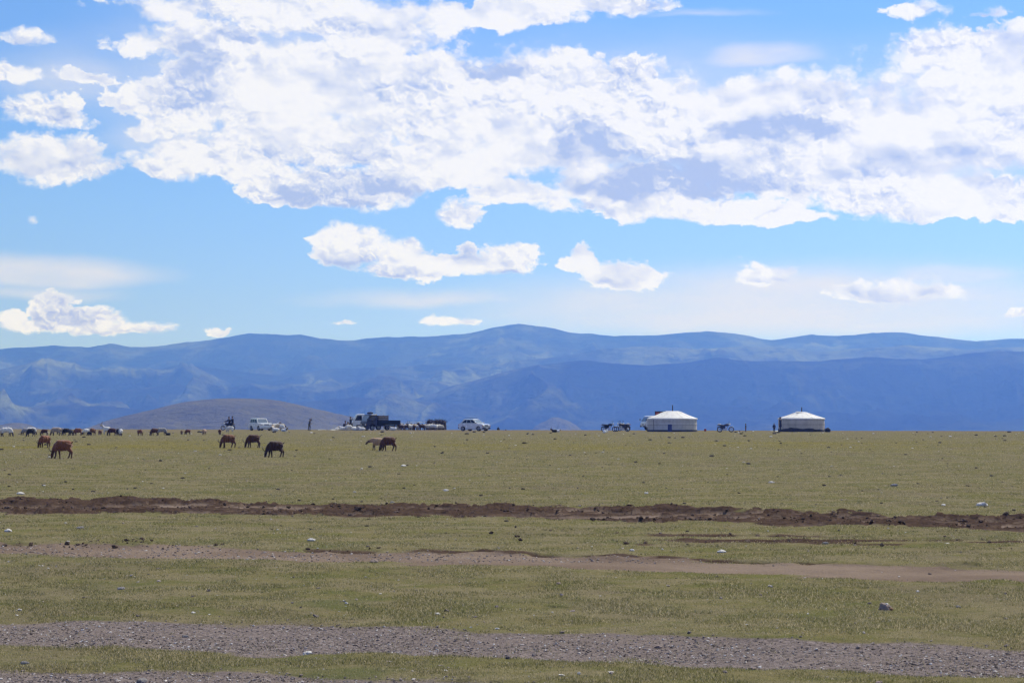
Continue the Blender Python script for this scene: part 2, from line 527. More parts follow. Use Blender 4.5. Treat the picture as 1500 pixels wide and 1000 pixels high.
def masks(X, Y):
    rut = between(RUT, X, Y, 0.30, 1.1, 3)
    faint = between(FAINT, X, Y, 0.5, 1.2, 5) * sstep(0.49, 0.60, fbm(X * 0.30, Y * 2.6, 4, 8)) * sstep(-3, 4, X)
    track = between(TRACK, X, Y, 0.25, 0.55, 12)
    road = between(ROAD, X, Y, 0.22, 0.50, 21)
    verge = between(VERGE, X, Y, 0.14, 0.40, 31)
    # a dark crumbling edge along the far side of the pale track
    edge_d = Y - TRACK[0](X) - 0.1
    lipm = np.exp(-(edge_d / (0.16 + 0.10 * np.clip(-X, 0, 1))) ** 2) * sstep(0.40, 0.56, fbm(X * 0.55, Y * 0.6, 4, 57, .6)) * (0.25 + 0.75 * (((X > -2.9) & (X < 4)) | (X < -5)))
    faint = np.maximum(faint, lipm)
    return rut, faint, track, road, verge


def crest(X):
    return 241.0 - 0.26 * np.clip(X, -90, 90)


def turned(X, Y):
    """Banks of turned, dark earth: long low steps and slabs, their shade painted in."""
    wx, wy = X + 1.2 * fbm(X * 0.5, Y * 0.5, 3, 61), Y + 0.9 * fbm(X * 0.6, Y * 0.8, 3, 62)
    far = 0.085 * sstep(1.3, 0.0, RUT[0](X) - Y) + 0.05 * sstep(0.7, 0.1, Y - RUT[1](X)) - 0.04
    a = fbm(wx * 0.42, wy * 1.25, 5, 50, 0.58) + far
    b = fbm(wx * 1.5, wy * 3.2, 4, 51, 0.6) + far
    return sstep(0.528, 0.556, a), sstep(0.545, 0.575, b)


def height(X, Y, m=None):
    rut, faint, track, road, verge = m if m is not None else masks(X, Y)
    z = (fbm(X * 0.05, Y * 0.05, 3, 40) - 0.5) * 0.10 * sstep(18, 40, Y) * (1 - sstep(60, 120, Y))
    z = z + (fbm(X * 1.1, Y * 1.1, 4, 42) - 0.5) * 0.05
    near = 1 - sstep(50, 80, Y)
    tb, tn = turned(X, Y)
    z = z + near * rut * (-0.05 + 0.068 * tb + 0.050 * tn + 0.045 * (ridged(X * 1.5, Y * 3.4, 3, 54, 0.6) - 0.35) + 0.03 * (fbm(X * 6, Y * 6, 3, 52) - 0.5))
    # thrown up along the far side of the churned strip
    lip = np.exp(-((Y - RUT[0](X) + 0.2) / 0.55) ** 2)
    z = z + near * lip * np.clip(fbm(X * 0.8, Y * 0.8, 5, 55, .6) - 0.47, 0, 1) * 0.14
    lip2 = np.exp(-((Y - TRACK[0](X) - 0.05) / 0.3) ** 2)
    z = z + lip2 * np.clip(fbm(X * 0.7, Y * 0.9, 5, 57, .6) - 0.50, 0, 1) * 0.42
    z = z - faint * 0.03 + faint * 0.10 * (ridged(X * 0.35, Y * 3.2, 4, 58) - 0.3)
    z = z - track * 0.035 - road * 0.035 - verge * 0.03
    z = z + (road + verge) * 0.02 * (fbm(X * 5, Y * 5, 3, 60) - 0.5)
    c = crest(X)
    s = np.clip(Y - c, 0, None)
    drop = np.where(s < 12, 0.0005 * s * s, 0.072 + 0.012 * (s - 12))
    lim = 0.0100 * np.clip(Y, 0, None) + 2
    drop = np.where(s > 12, np.minimum(drop, np.maximum(0.072, lim)), drop)
    return z - drop


def build_ground():
    us = np.concatenate([np.linspace(-40, -1.2, 24), np.linspace(-1.1, -0.36, 34), np.linspace(-0.34, 0.34, 560), np.linspace(0.36, 1.1, 34), np.linspace(1.2, 40, 24)])
    ys = [-60., -30, -15, -8, -3, 0, 2, 4, 6, 7.5, 9]
    y = 9.5
    while y < 60: ys.append(y); y += 0.055 if y < 26 else (0.09 if y < 33 else (0.075 if y < 47 else 0.3))
    while y < 230: ys.append(y); y += 0.02 * y - 0.4
    while y < 300: ys.append(y); y += 1.5
    while y < 10700: ys.append(y); y *= 1.12
    ys = np.array(ys)
    wd = np.clip(ys, 12, None)
    wd = np.where(ys > 600, 600 + (ys - 600) * 0.06, wd)
    X = us[None, :] * wd[:, None]; Y = np.repeat(ys[:, None], len(us), 1)
    m = masks(X, Y)
    Z = height(X, Y, m)
    nx, ny = len(us), len(ys)
    i = np.arange(nx * ny).reshape(ny, nx)
    quads = np.stack([i[:-1, :-1], i[:-1, 1:], i[1:, 1:], i[1:, :-1]], -1).reshape(-1, 4)
    me = np_mesh('ground', np.stack([X, Y, Z], -1).reshape(-1, 3), quads, dict(rut=np.clip(m[0] + 0.75 * m[1], 0, 1), turned=np.clip(np.maximum(np.maximum(*turned(X, Y)), m[1]), 0, 1), track=m[2], road=np.clip(m[3] + m[4], 0, 1), verge=m[4]), True, True)
    o = link('ground', me); tag(o, kind='structure')
    me.materials.append(mat_ground())


def mat_ground():
    m, t, b = new_mat('steppe ground')
    geo = t.node('ShaderNodeNewGeometry').outputs['Position']
    big = t.noise(t.scaled(geo, (0.035, 0.06, 0.05)), 1.0, 5, 0.55)
    mid = t.noise(t.scaled(geo, (0.35, 0.5, 0.5)), 1.0, 6, 0.6)
    fine = t.noise(geo, 9.0, 6, 0.65)
    grit = t.noise(geo, 38.0, 4, 0.7)
    tuft = t.noise(t.scaled(geo, (1.6, 1.6, 1.6)), 1.0, 7, 0.68)
    green = t.mix(t.remap(big, 0.35, 0.65), (0.106, 0.109, 0.046), (0.130, 0.128, 0.047))
    green = t.mix(t.remap(tuft, 0.38, 0.62), (0.165, 0.142, 0.072), green)
    green = t.mix(t.remap(mid, 0.50, 0.72, 0, 0.65), green, (0.098, 0.106, 0.054))
    green = t.mix(t.remap(fine, 0.55, 0.8, 0, 0.55), green, (0.19, 0.165, 0.095))
    green = t.mix(t.remap(fine, 0.42, 0.2, 0, 0.6), green, (0.058, 0.058, 0.028))
    soil = t.mix(t.remap(fine, 0.3, 0.7), (0.050, 0.033, 0.026), (0.088, 0.060, 0.048))
    streak = t.noise(t.scaled(geo, (0.35, 1.5, 1.0)), 1.0, 6, 0.62)
    soil = t.mix(t.math('SUBTRACT', 1.0, t.attr('turned'), clamp=True), soil, t.mix(t.remap(streak, 0.40, 0.60), (0.130, 0.094, 0.074), (0.215, 0.165, 0.134)))  # shaded banks and lit tops put into the soil colour
    peb = t.node('ShaderNodeTexVoronoi'); peb.inputs['Scale'].default_value = 42.0; t.put(peb.inputs['Vector'], geo)
    sepc = t.node('ShaderNodeSeparateColor'); t.put(sepc.inputs[0], peb.outputs['Color'])
    grav = t.mix(t.remap(sepc.outputs[0], 0.0, 1.0, smooth=False), (0.102, 0.084, 0.081), (0.25, 0.207, 0.198))
    grav = t.mix(t.remap(mid, 0.4, 0.65, 0, 0.6), grav, (0.185, 0.150, 0.138))
    dirt = t.mix(t.remap(mid, 0.35, 0.65), (0.165, 0.122, 0.096), (0.225, 0.172, 0.136))
    dirt = t.mix(t.remap(grit, 0.5, 0.75, 0, 0.6), dirt, (0.115, 0.098, 0.092))
    # edges broken up by tufts
    def edge_(a, k=0.35):
        return t.remap(t.math('ADD', t.attr(a), t.math('MULTIPLY', t.math('SUBTRACT', tuft, 0.5), k * 2.2)), 0.35, 0.65)
    sep = t.node('ShaderNodeSeparateXYZ'); t.put(sep.inputs[0], geo)
    # bare scuffed patches between the tufts, and the trodden earth round the camp
    bare = t.remap(t.noise(t.scaled(geo, (0.22, 0.4, 0.4)), 1.0, 6, 0.62), 0.60, 0.74, 0, 0.75)
    green = t.mix(t.remap(t.noise(t.scaled(geo, (0.5, 0.8, 0.6)), 1.0, 8, 0.75), 0.45, 0.58, 0, 0.9), green, (0.190, 0.162, 0.098))
    green = t.mix(t.remap(t.noise(t.scaled(geo, (0.9, 1.2, 1)), 1.0, 8, 0.78), 0.58, 0.66, 0, 0.9), green, (0.050, 0.048, 0.028))
    bare2 = t.remap(t.noise(t.scaled(geo, (0.30, 0.16, 0.4)), 1.0, 8, 0.7), 0.50, 0.62, 0, 0.75)
    green = t.mix(bare2, green, (0.150, 0.127, 0.082))
    green = t.mix(bare, green, (0.150, 0.124, 0.088))
    camp = t.math('MULTIPLY', t.remap(sep.outputs[1], 190, 228), t.remap(t.noise(t.scaled(geo, (0.05, 0.03, 0.05)), 1.0, 4, 0.6), 0.36, 0.6, 0.1, 0.75))
    green = t.mix(camp, green, (0.165, 0.134, 0.092))
    yel = t.math('MULTIPLY', t.math('MULTIPLY', t.remap(sep.outputs[1], 92, 112), t.remap(sep.outputs[1], 150, 122)), t.remap(t.noise(t.scaled(geo, (0.06, 0.09, 0.05)), 1.0, 5, 0.6), 0.40, 0.62, 0, 0.8))
    green = t.mix(yel, green, (0.165, 0.142, 0.036))
    c = t.mix(edge_('rut'), green, soil)
    c = t.mix(edge_('track'), c, dirt)
    c = t.mix(edge_('road', 0.25), c, grav)
    far = t.remap(sep.outputs[1], 300, 2000)
    c = t.mix(far, c, (0.15, 0.13, 0.075))
    t.put(b.inputs['Base Color'], c)
    b.inputs['Roughness'].default_value = 1.0; b.inputs['Specular IOR Level'].default_value = 0.0
    bn = t.node('ShaderNodeBump'); bn.inputs['Strength'].default_value = 0.9; bn.inputs['Distance'].default_value = 0.05
    hgt = t.math('ADD', t.math('MULTIPLY', fine, 0.6), t.math('ADD', t.math('MULTIPLY', grit, 0.25), tuft))
    t.put(bn.inputs['Height'], hgt); t.put(b.inputs['Normal'], bn.outputs[0])
    return m


build_ground()


# ------------------------------------------------------------------ mountains and hills
def prof(pts):
    p = np.array(pts, float)
    us = (p[:, 0] - 750) / F; vs = np.array([ray(*q)[1] for q in p])
    return lambda u: np.interp(u, us, vs)


SKYLINE = prof([(-700, 520), (-300, 498), (-100, 512), (0, 510), (60, 506), (130, 508), (160, 503), (190, 508), (240, 505), (300, 498), (340, 491), (365, 487), (400, 490), (440, 489), (470, 496), (520, 497), (560, 492), (620, 492), (690, 487),
                (720, 478), (760, 473), (800, 477), (840, 487), (900, 491), (960, 490), (1000, 487), (1035, 485), (1075, 488), (1130, 497), (1190, 489), (1230, 492), (1280, 487), (1330, 487), (1380, 494), (1430, 499), (1470, 496), (1500, 496), (1700, 500), (2200, 485)])
MIDDLE = prof([(-700, 540), (-200, 530), (0, 541), (70, 524), (130, 541), (200, 545), (270, 533), (330, 541), (400, 549), (470, 541), (560, 538), (650, 534), (720, 532), (800, 524), (880, 512), (960, 506), (1020, 512), (1100, 506), (1200, 514), (1330, 506), (1420, 512), (1500, 508), (1700, 515), (2200, 510)])
FRONT_R = prof([(300, 640), (520, 610), (600, 588), (660, 566), (720, 549), (790, 533), (860, 527), (950, 534), (1050, 524), (1100, 527), (1200, 529), (1280, 522), (1350, 526), (1430, 516), (1500, 513), (1700, 520), (2200, 505)])
FRONT_L = prof([(-700, 570), (-200, 575), (0, 580), (90, 566), (170, 572), (260, 562), (330, 570), (420, 560), (500, 565), (580, 555), (660, 560), (760, 580), (850, 610), (1000, 640)])
LOW_L = prof([(-700, 595), (-200, 590), (0, 604), (60, 598), (150, 596), (230, 602), (300, 590), (420, 592), (520, 580), (600, 586), (680, 592), (780, 612), (900, 640)])


def build_range():
    us = np.concatenate([np.linspace(-0.60, -0.31, 140), np.linspace(-0.308, 0.308, 1000), np.linspace(0.31, 0.60, 140)])
    ys = np.concatenate([np.linspace(4600, 8600, 300), np.linspace(8630, 10600, 90)])
    U = np.repeat(us[None, :], len(ys), 0); Y = np.repeat(ys[:, None], len(us), 1)
    X = U * Y
    n1 = ridged(X / 900, Y / 900, 6, 70, 0.55)
    n2 = ridged(X / 330 + 7, Y / 420, 5, 75, 0.55)
    n3 = ridged(X / 110 + 3, Y / 170, 4, 78, 0.55)
    spur = ridged(X / 430 + 0.8 * fbm(X / 900, Y / 900, 3, 84), Y / 1900, 5, 86, 0.55)
    base = -0.0095 * Y - 12
    Z = base.copy()

    def ridge(p, Y0, wf, wb, namp, seed, sharp=1.25):
        nonlocal Z
        H = p(U) * Y0 + EYE
        wob = (fbm(X / 700, Y / 4000, 3, seed) - 0.5) * wf * 0.5
        d = Y - Y0 - wob * sstep(0, wf, np.abs(Y - Y0))
        f = np.where(d < 0, np.clip(1 + d / wf, 0, 1) ** sharp, np.clip(1 - d / wb, 0, 1))
        slope = np.clip(np.abs(d) / (0.30 * wf), 0, 1)
        z = base + (H - base) * f + namp * slope * f * ((spur - 0.42) * 1.25 + (n1 - 0.42) * 0.7 + (n2 - 0.42) * 0.45 + (n3 - 0.42) * 0.22)
        Z = np.maximum(Z, z)
    ridge(SKYLINE, 9600, 2600, 900, 130, 1)
    ridge(MIDDLE, 8000, 1700, 1500, 210, 2)
    ridge(FRONT_R, 6600, 1500, 1300, 210, 3)
    ridge(FRONT_L, 7200, 1100, 1200, 230, 4)
    ridge(LOW_L, 6000, 900, 1000, 180, 5)
    crestn = (fbm(X / 120, Y / 120, 4, 80) - 0.5) * 14
    Z = Z + crestn * (Z > base + 4)
    dark = sstep(0.0, 0.5, 1 - np.abs(FRONT_R(U) * 6600 + EYE - Z) / 400) * sstep(-0.03, 0.02, U) * (Y < 7000)  # cloud shadow over the right front ridge, painted as a darker slope colour
    # gullies darkened in the colour, standing in for relief shade
    gully = np.clip(sstep(0.42, 0.20, n2) * 0.7 + sstep(0.40, 0.18, n3) * 0.45 + sstep(0.40, 0.2, n1) * 0.4, 0, 1)
    gully = np.maximum(gully, sstep(0.40, 0.16, spur) * 0.8)
    own = np.where(Z > base + 2, 1, 0)
    far = sstep(8300, 8900, Y)
    right = sstep(0.0, 0.05, U)
    lit_grass = (1 - far) * sstep(7300, 7700, Y) * right            # pasture before the right skyline, its sunlit tone put into the colour
    gully = gully * (1 - 0.8 * lit_grass) + far * 0.35 * (1 - gully) * (1 - 0.7 * right)
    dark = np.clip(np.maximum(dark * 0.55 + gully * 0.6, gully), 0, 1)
    nx, ny = len(us), len(ys)
    i = np.arange(nx * ny).reshape(ny, nx)
    quads = np.stack([i[:-1, :-1], i[:-1, 1:], i[1:, 1:], i[1:, :-1]], -1).reshape(-1, 4)
    me = np_mesh('mountains', np.stack([X, Y, Z], -1).reshape(-1, 3), quads, dict(rock=dark), True, True)  # rock stores the painted cloud and gully shade, not a kind of stone
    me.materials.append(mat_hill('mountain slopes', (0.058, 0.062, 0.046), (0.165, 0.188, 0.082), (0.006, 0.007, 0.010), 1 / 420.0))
    tag(link('mountains', me), kind='structure')


def mat_hill(name, a, b_, c_, sc):
    m, t, b = new_mat(name)
    geo = t.node('ShaderNodeNewGeometry')
    p = t.scaled(geo.outputs['Position'], (sc, sc, sc * 2))
    n = t.noise(p, 1.0, 8, 0.6)
    n2 = t.noise(p, 5.0, 6, 0.62)
    col = t.mix(t.remap(n, 0.40, 0.62), a, b_)
    col = t.mix(t.remap(n2, 0.5, 0.68, 0, 0.8), col, c_)
    col = t.mix(t.math('MULTIPLY', t.attr('rock'), 0.9), col, c_)  # slopes darkened by the painted shade
    t.put(b.inputs['Base Color'], col)
    b.inputs['Roughness'].default_value = 1.0; b.inputs['Specular IOR Level'].default_value = 0.0
    bn = t.node('ShaderNodeBump'); bn.inputs['Strength'].default_value = 1.0; bn.inputs['Distance'].default_value = 26 * (0.0024 / sc)
    t.put(bn.inputs['Height'], t.noise(p, 7.0, 7, 0.62)); t.put(b.inputs['Normal'], bn.outputs[0])
    return m


def build_mound(px, py, half_px, dist, depth, seed, m, name='hill'):
    u0, v0 = ray(px, py); hw = half_px / F * dist
    x0, top = u0 * dist, v0 * dist + EYE
    n = 90
    a = np.linspace(-1.25, 1.25, n)
    A, B = np.meshgrid(a, a)
    X = x0 + A * hw; Y = dist + B * depth
    r = np.sqrt(A * A + B * B)
    base = -0.0100 * dist - 8
    f = 0.5 + 0.5 * np.cos(np.pi * np.clip(r + (fbm(A * 2, B * 2, 3, seed) - 0.5) * 0.22, 0, 1.2) / 1.2)
    Z = base + (top - base) * f + f * (1 - f) * 4 * (fbm(A * 5, B * 5, 5, seed) - 0.5) * (top - base) * 0.18
    Z = Z - np.where(r > 1.15, 6, 0)
    i = np.arange(n * n).reshape(n, n)
    quads = np.stack([i[:-1, :-1], i[:-1, 1:], i[1:, 1:], i[1:, :-1]], -1).reshape(-1, 4)
    me = np_mesh(name, np.stack([X, Y, Z], -1).reshape(-1, 3), quads, dict(rock=np.zeros(n * n)), True, True)
    me.materials.append(m)
    tag(link(name, me), kind='structure')


build_range()
mh = mat_hill('bare hill earth', (0.105, 0.104, 0.074), (0.130, 0.126, 0.086), (0.078, 0.076, 0.060), 1 / 160.0)
build_mound(345, 583, 300, 2500, 330, 90, mh)
build_mound(815, 611, 52, 4300, 160, 91, mh)
build_mound(22, 619, 70, 2600, 120, 92, mh)

# ------------------------------------------------------------------ the air
def build_air():
    g = Geo()
    x0, x1, y0, y1, z0, z1 = -9500, 9500, -400, AIR_LENGTH, -160, AIR_TOP
    g.add([(x, y, z) for x in (x0, x1) for y in (y0, y1) for z in (z0, z1)],
          [(0, 1, 3, 2), (4, 6, 7, 5), (0, 4, 5, 1), (2, 3, 7, 6), (0, 2, 6, 4), (1, 5, 7, 3)])
    m = bpy.data.materials.new('thin blue air'); m.use_nodes = True
    t = NT(m.node_tree)
    for n in list(t.n): t.n.remove(n)
    v = t.node('ShaderNodeVolumePrincipled')
    v.inputs['Color'].default_value = HAZE_COL
    v.inputs['Absorption Color'].default_value = (1, 1, 1, 1)
    v.inputs['Density'].default_value = HAZE_DENS
    v.inputs['Anisotropy'].default_value = 0.35
    t.put(t.node('ShaderNodeOutputMaterial').inputs['Volume'], v.outputs[0])
    tag(g.build('haze', m), kind='stuff')


build_air()
# ------------------------------------------------------------------ ground cover: grass, gravel, clods, stones, dung
def spread(n, y0, y1, umax, rng, power=1.0):
    """Points over the plain, thinner with distance."""
    k = rng.random(n)
    if power == 1.0:
        Y = 1.0 / (1.0 / y0 + k * (1.0 / y1 - 1.0 / y0))
    else:
        Y = y0 * (y1 / y0) ** k
    X = (rng.random(n) * 2 - 1) * (umax * Y + 2.0)
    return X, Y


def ground_z(X, Y):
    return height(np.asarray(X, float), np.asarray(Y, float))


def mat_grass():
    m, t, b = new_mat('short steppe grass')
    tint = t.attr('tint')
    rmp = t.node('ShaderNodeValToRGB'); t.put(rmp.inputs[0], tint)
    cr = rmp.color_ramp
    for k, (p, c) in enumerate([(0.0, (0.088, 0.097, 0.038)), (0.35, (0.155, 0.154, 0.062)), (0.65, (0.26, 0.228, 0.115)), (1.0, (0.48, 0.41, 0.27))]):
        e = cr.elements[k] if k < 2 else cr.elements.new(p)
        e.position = p; e.color = (*c, 1)
    cr.elements[-1].position = 1.0
    t.put(b.inputs['Base Color'], rmp.outputs[0])
    b.inputs['Roughness'].default_value = 0.8; b.inputs['Specular IOR Level'].default_value = 0.04
    tr = t.node('ShaderNodeBsdfTranslucent'); t.put(tr.inputs[0], rmp.outputs[0])
    mx = t.node('ShaderNodeMixShader'); mx.inputs[0].default_value = 0.55
    t.put(mx.inputs[1], b.outputs[0]); t.put(mx.inputs[2], tr.outputs[0])
    out = next(n for n in t.n if n.type == 'OUTPUT_MATERIAL'); t.put(out.inputs[0], mx.outputs[0])
    return m


def build_grass():
    rng = np.random.default_rng(5)
    X, Y = spread(2100000, 9.6, 225, 0.29, rng)
    m = masks(X, Y)
    bad = np.clip(m[0] * 1.05 + m[1] * 0.6 + m[2] * 1.0 + m[3] * 0.96 + m[4] * 0.96, 0, 1)
    cl = fbm(X * 2.2, Y * 2.2, 5, 101, 0.6)
    patch = fbm(X * 0.33, Y * 0.5, 4, 103)
    keep = rng.random(len(X)) < (1 - bad) * (0.30 + 0.70 * sstep(0.40, 0.58, cl)) * (0.75 + 0.25 * sstep(0.35, 0.6, patch)) * (1 - 0.75 * sstep(120, 225, Y))
    X, Y, cl, patch = X[keep], Y[keep], cl[keep], patch[keep]
    Z = ground_z(X, Y)
    n = len(X)
    h = (0.006 + 0.014 * rng.random(n) ** 1.8) * (0.7 + 0.6 * sstep(0.42, 0.65, cl)) * (1 + 0.005 * Y)
    w = np.maximum(0.0030, 0.00024 * Y) * (0.7 + 0.6 * rng.random(n))
    a = rng.random(n) * 2 * np.pi
    dx, dy = np.cos(a) * w, np.sin(a) * w
    la = rng.random(n) * 2 * np.pi; lean = h * (0.25 + 0.9 * rng.random(n))
    tip = np.stack([X + np.cos(la) * lean, Y + np.sin(la) * lean, Z + h], -1)
    p0 = np.stack([X - dx, Y - dy, Z - 0.006], -1); p1 = np.stack([X + dx, Y + dy, Z - 0.006], -1)
    V = np.stack([p0, p1, tip], 1).reshape(-1, 3)
    T = np.arange(3 * n).reshape(-1, 3)
    tint = np.clip(np.where(rng.random(n) < 0.40, 0.88, 0.38) + 0.45 * (patch - 0.5) + 0.18 * rng.standard_normal(n), 0, 1)
    me = np_mesh('grass', V, T, dict(tint=np.repeat(tint, 3)))
    me.materials.append(mat_grass())
    tag(link('grass', me), kind='stuff')


def lumps(X, Y, Z, sx, sy, sz, rng, sink=0.3):
    """Small irregular stones: jittered 14-vertex lumps, twelve of them merged to one array."""
    base = np.array([(1, 0, 0), (-1, 0, 0), (0, 1, 0), (0, -1, 0), (0, 0, 1), (0, 0, -1)] + [(a * .6, b * .6, c * .6) for a in (1, -1) for b in (1, -1) for c in (1, -1)], float)
    ix = lambda a, b, c: 6 + (0 if a > 0 else 4) + (0 if b > 0 else 2) + (0 if c > 0 else 1)
    T = []
    for a in (1, -1):
        for b in (1, -1):
            for c in (1, -1):
                o = ix(a, b, c); p = 0 if a > 0 else 1; q = 2 if b > 0 else 3; r = 4 if c > 0 else 5
                for (u, v) in ((p, q), (q, r), (r, p)):
                    T.append((o, u, v) if a * b * c > 0 else (o, v, u))
    T = np.array(T)
    n = len(X)
    V = base[None] * (0.7 + 0.6 * rng.random((n, 14, 1)))
    a = rng.random(n) * 2 * np.pi; ca, sa = np.cos(a)[:, None], np.sin(a)[:, None]
    tl = np.clip(rng.standard_normal((n, 1)) * 0.25, -.4, .4)
    vx, vy, vz = V[..., 0] * np.asarray(sx)[:, None], V[..., 1] * np.asarray(sy)[:, None], V[..., 2] * np.asarray(sz)[:, None]
    vz = vz + vx * tl
    wx, wy = vx * ca - vy * sa, vx * sa + vy * ca
    P = np.stack([wx + X[:, None], wy + Y[:, None], vz + (Z + np.asarray(sz) * (1 - 2 * sink))[:, None]], -1).reshape(-1, 3)
    F_ = (T[None] + 14 * np.arange(n)[:, None, None]).reshape(-1, 3)
    return P, F_


def mat_stone(name, stops, rough=0.85):
    m, t, b = new_mat(name)
    rmp = t.node('ShaderNodeValToRGB'); t.put(rmp.inputs[0], t.attr('tint'))
    cr = rmp.color_ramp
    for k, (p, c) in enumerate(stops):
        e = cr.elements[k] if k < 2 else cr.elements.new(p)
        e.position = p; e.color = (*c, 1)
    oc = t.node('ShaderNodeTexCoord').outputs['Object']
    n = t.noise(oc, 45.0, 4, 0.6)
    t.put(b.inputs['Base Color'], t.mix(t.remap(n, 0.3, 0.7, 0, 0.45), rmp.outputs[0], (0.10, 0.08, 0.07)))
    b.inputs['Roughness'].default_value = rough; b.inputs['Specular IOR Level'].default_value = 0.15
    return m


def build_gravel():
    rng = np.random.default_rng(9)
    # stones pressed in the wheel tracks
    X, Y = spread(620000, 9.5, 30, 0.29, rng)
    m = masks(X, Y)
    k = rng.random(len(X)) < np.clip(m[3] * 0.9 + m[4] * 0.9, 0, 1) * (0.35 + 0.65 * sstep(0.4, 0.6, fbm(X * 1.2, Y * 2.4, 4, 111)))
    X1, Y1 = X[k], Y[k]
    s1 = 0.0022 + 0.0105 * rng.random(len(X1)) ** 7
    # finer grit on the pale track
    X, Y = spread(90000, 24, 46, 0.33, rng)
    m = masks(X, Y); k = rng.random(len(X)) < m[2] * 0.6
    X2, Y2 = X[k], Y[k]; s2 = 0.004 + 0.014 * rng.random(len(X2)) ** 4
    # pebbles loose over the whole plain
    X, Y = spread(2800, 10, 235, 0.33, rng)
    k = rng.random(len(X)) < 0.25 + 0.75 * sstep(0.42, 0.62, fbm(X * 0.3, Y * 0.3, 4, 113))
    X3, Y3 = X[k], Y[k]; s3 = (0.004 + 0.016 * rng.random(len(X3)) ** 4) * (1 + 0.014 * Y3)
    X = np.concatenate([X1, X2, X3]); Y = np.concatenate([Y1, Y2, Y3]); s = np.concatenate([s1, s2, s3])
    Z = ground_z(X, Y)
    r = rng.random((3, len(X)))
    P, T = lumps(X, Y, Z, s * (0.8 + 0.8 * r[0]), s * (0.7 + 0.5 * r[1]), s * (0.35 + 0.40 * r[2]), rng)
    tint = np.concatenate([np.clip(0.50 + 0.30 * rng.standard_normal(len(X1)), 0, 1), np.clip(0.60 + 0.2 * rng.standard_normal(len(X2)), 0, 1), np.clip(0.66 + 0.28 * rng.standard_normal(len(X3)), 0, 1)])
    me = np_mesh('gravel', P, T, dict(tint=np.repeat(tint, 14)))
    me.materials.append(mat_stone('loose stones', [(0.0, (0.085, 0.070, 0.071)), (0.4, (0.195, 0.160, 0.153)), (0.75, (0.38, 0.315, 0.29)), (1.0, (0.72, 0.68, 0.65))]))
    tag(link('gravel', me), kind='stuff')


def build_clods():
    rng = np.random.default_rng(15)
    X, Y = spread(170000, 26, 46, 0.33, rng, 2)
    m = masks(X, Y)
    lip = np.exp(-((Y - TRACK[0](X) - 0.05) / 0.35) ** 2) * sstep(0.50, 0.62, fbm(X * 0.7, Y * 0.9, 5, 57, .6))
    far_lip = np.exp(-((Y - RUT[0](X) + 0.1) / 0.5) ** 2) * sstep(0.45, 0.6, fbm(X * 0.8, Y * 0.8, 5, 55, .6))
    k = rng.random(len(X)) < np.clip(m[0] * 0.12 * sstep(0.35, 0.6, fbm(X * 0.9, Y * 1.6, 4, 121)) + 0.07 * far_lip + 0.16 * lip + 0.03 * m[1], 0, 1)
    X, Y = X[k], Y[k]; n = len(X)
    s = 0.010 + 0.030 * rng.random(n) ** 5
    Z = ground_z(X, Y)
    r = rng.random((3, n))
    P, T = lumps(X, Y, Z, s * (0.9 + 0.7 * r[0]), s * (0.8 + 0.5 * r[1]), s * (0.55 + 0.4 * r[2]), rng, 0.25)
    me = np_mesh('dirt_clods', P, T, dict(tint=np.repeat(np.clip(0.4 + 0.3 * rng.standard_normal(n), 0, 1), 14)))
    me.materials.append(mat_stone('turned earth clods', [(0.0, (0.055, 0.034, 0.026)), (0.5, (0.095, 0.063, 0.048)), (1.0, (0.17, 0.12, 0.095))], 1.0))
    tag(link('dirt_clods', me), kind='stuff')


def lump_mesh(name, seed, m, s=(1, 1, 0.6), sub=3, rough=0.28, flat=0.0):
    import bmesh
    bm = bmesh.new(); bmesh.ops.create_icosphere(bm, subdivisions=sub, radius=1.0)
    V = np.array([v.co[:] for v in bm.verts])
    d = fbm(V[:, 0] * 1.4 + V[:, 2] * 0.9 + seed, V[:, 1] * 1.4 - V[:, 2] * 1.1, 4, seed) - 0.5
    d2 = fbm(V[:, 0] * 4 + V[:, 2] * 3 + seed, V[:, 1] * 4 - V[:, 2] * 3, 3, seed + 5) - 0.5
    for v, a, b in zip(bm.verts, d, d2):
        v.co *= 1 + rough * 2.4 * a + rough * 0.7 * b
        v.co = Vector((v.co.x * s[0], v.co.y * s[1], max(v.co.z, -0.45) * s[2]))
    me = bpy.data.meshes.new(name); bm.to_mesh(me); bm.free()
    for p in me.polygons: p.use_smooth = rough < 0.2
    me.materials.append(m)
    return me


M_WHITE_ROCK = plain('pale quartz rock', (0.60, 0.57, 0.54), 0.8, var=0.2, scale=14, bump=0.5, dirt=((0.28, 0.24, 0.20), 0.7))
M_BROWN_ROCK = plain('brown rock', (0.30, 0.225, 0.19), 0.9, var=0.3, scale=9, bump=0.6, dirt=((0.34, 0.29, 0.26), 0.6))
M_GREY_ROCK = plain('grey rock', (0.26, 0.24, 0.235), 0.9, var=0.3, scale=9, bump=0.6, dirt=((0.12, 0.10, 0.09), 0.6))
M_DUNG = plain('dry dung', (0.040, 0.030, 0.022), 1.0, var=0.35, scale=16, bump=0.6)
M_ORANGE = plain('rusty orange rock face', (0.27, 0.14, 0.065), 0.9, var=0.3, scale=12, bump=0.5)


def put(px, py, dz=0.0):
    x, y = gp(px, py)
    return (x, y, float(ground_z([x], [y])[0]) + dz)


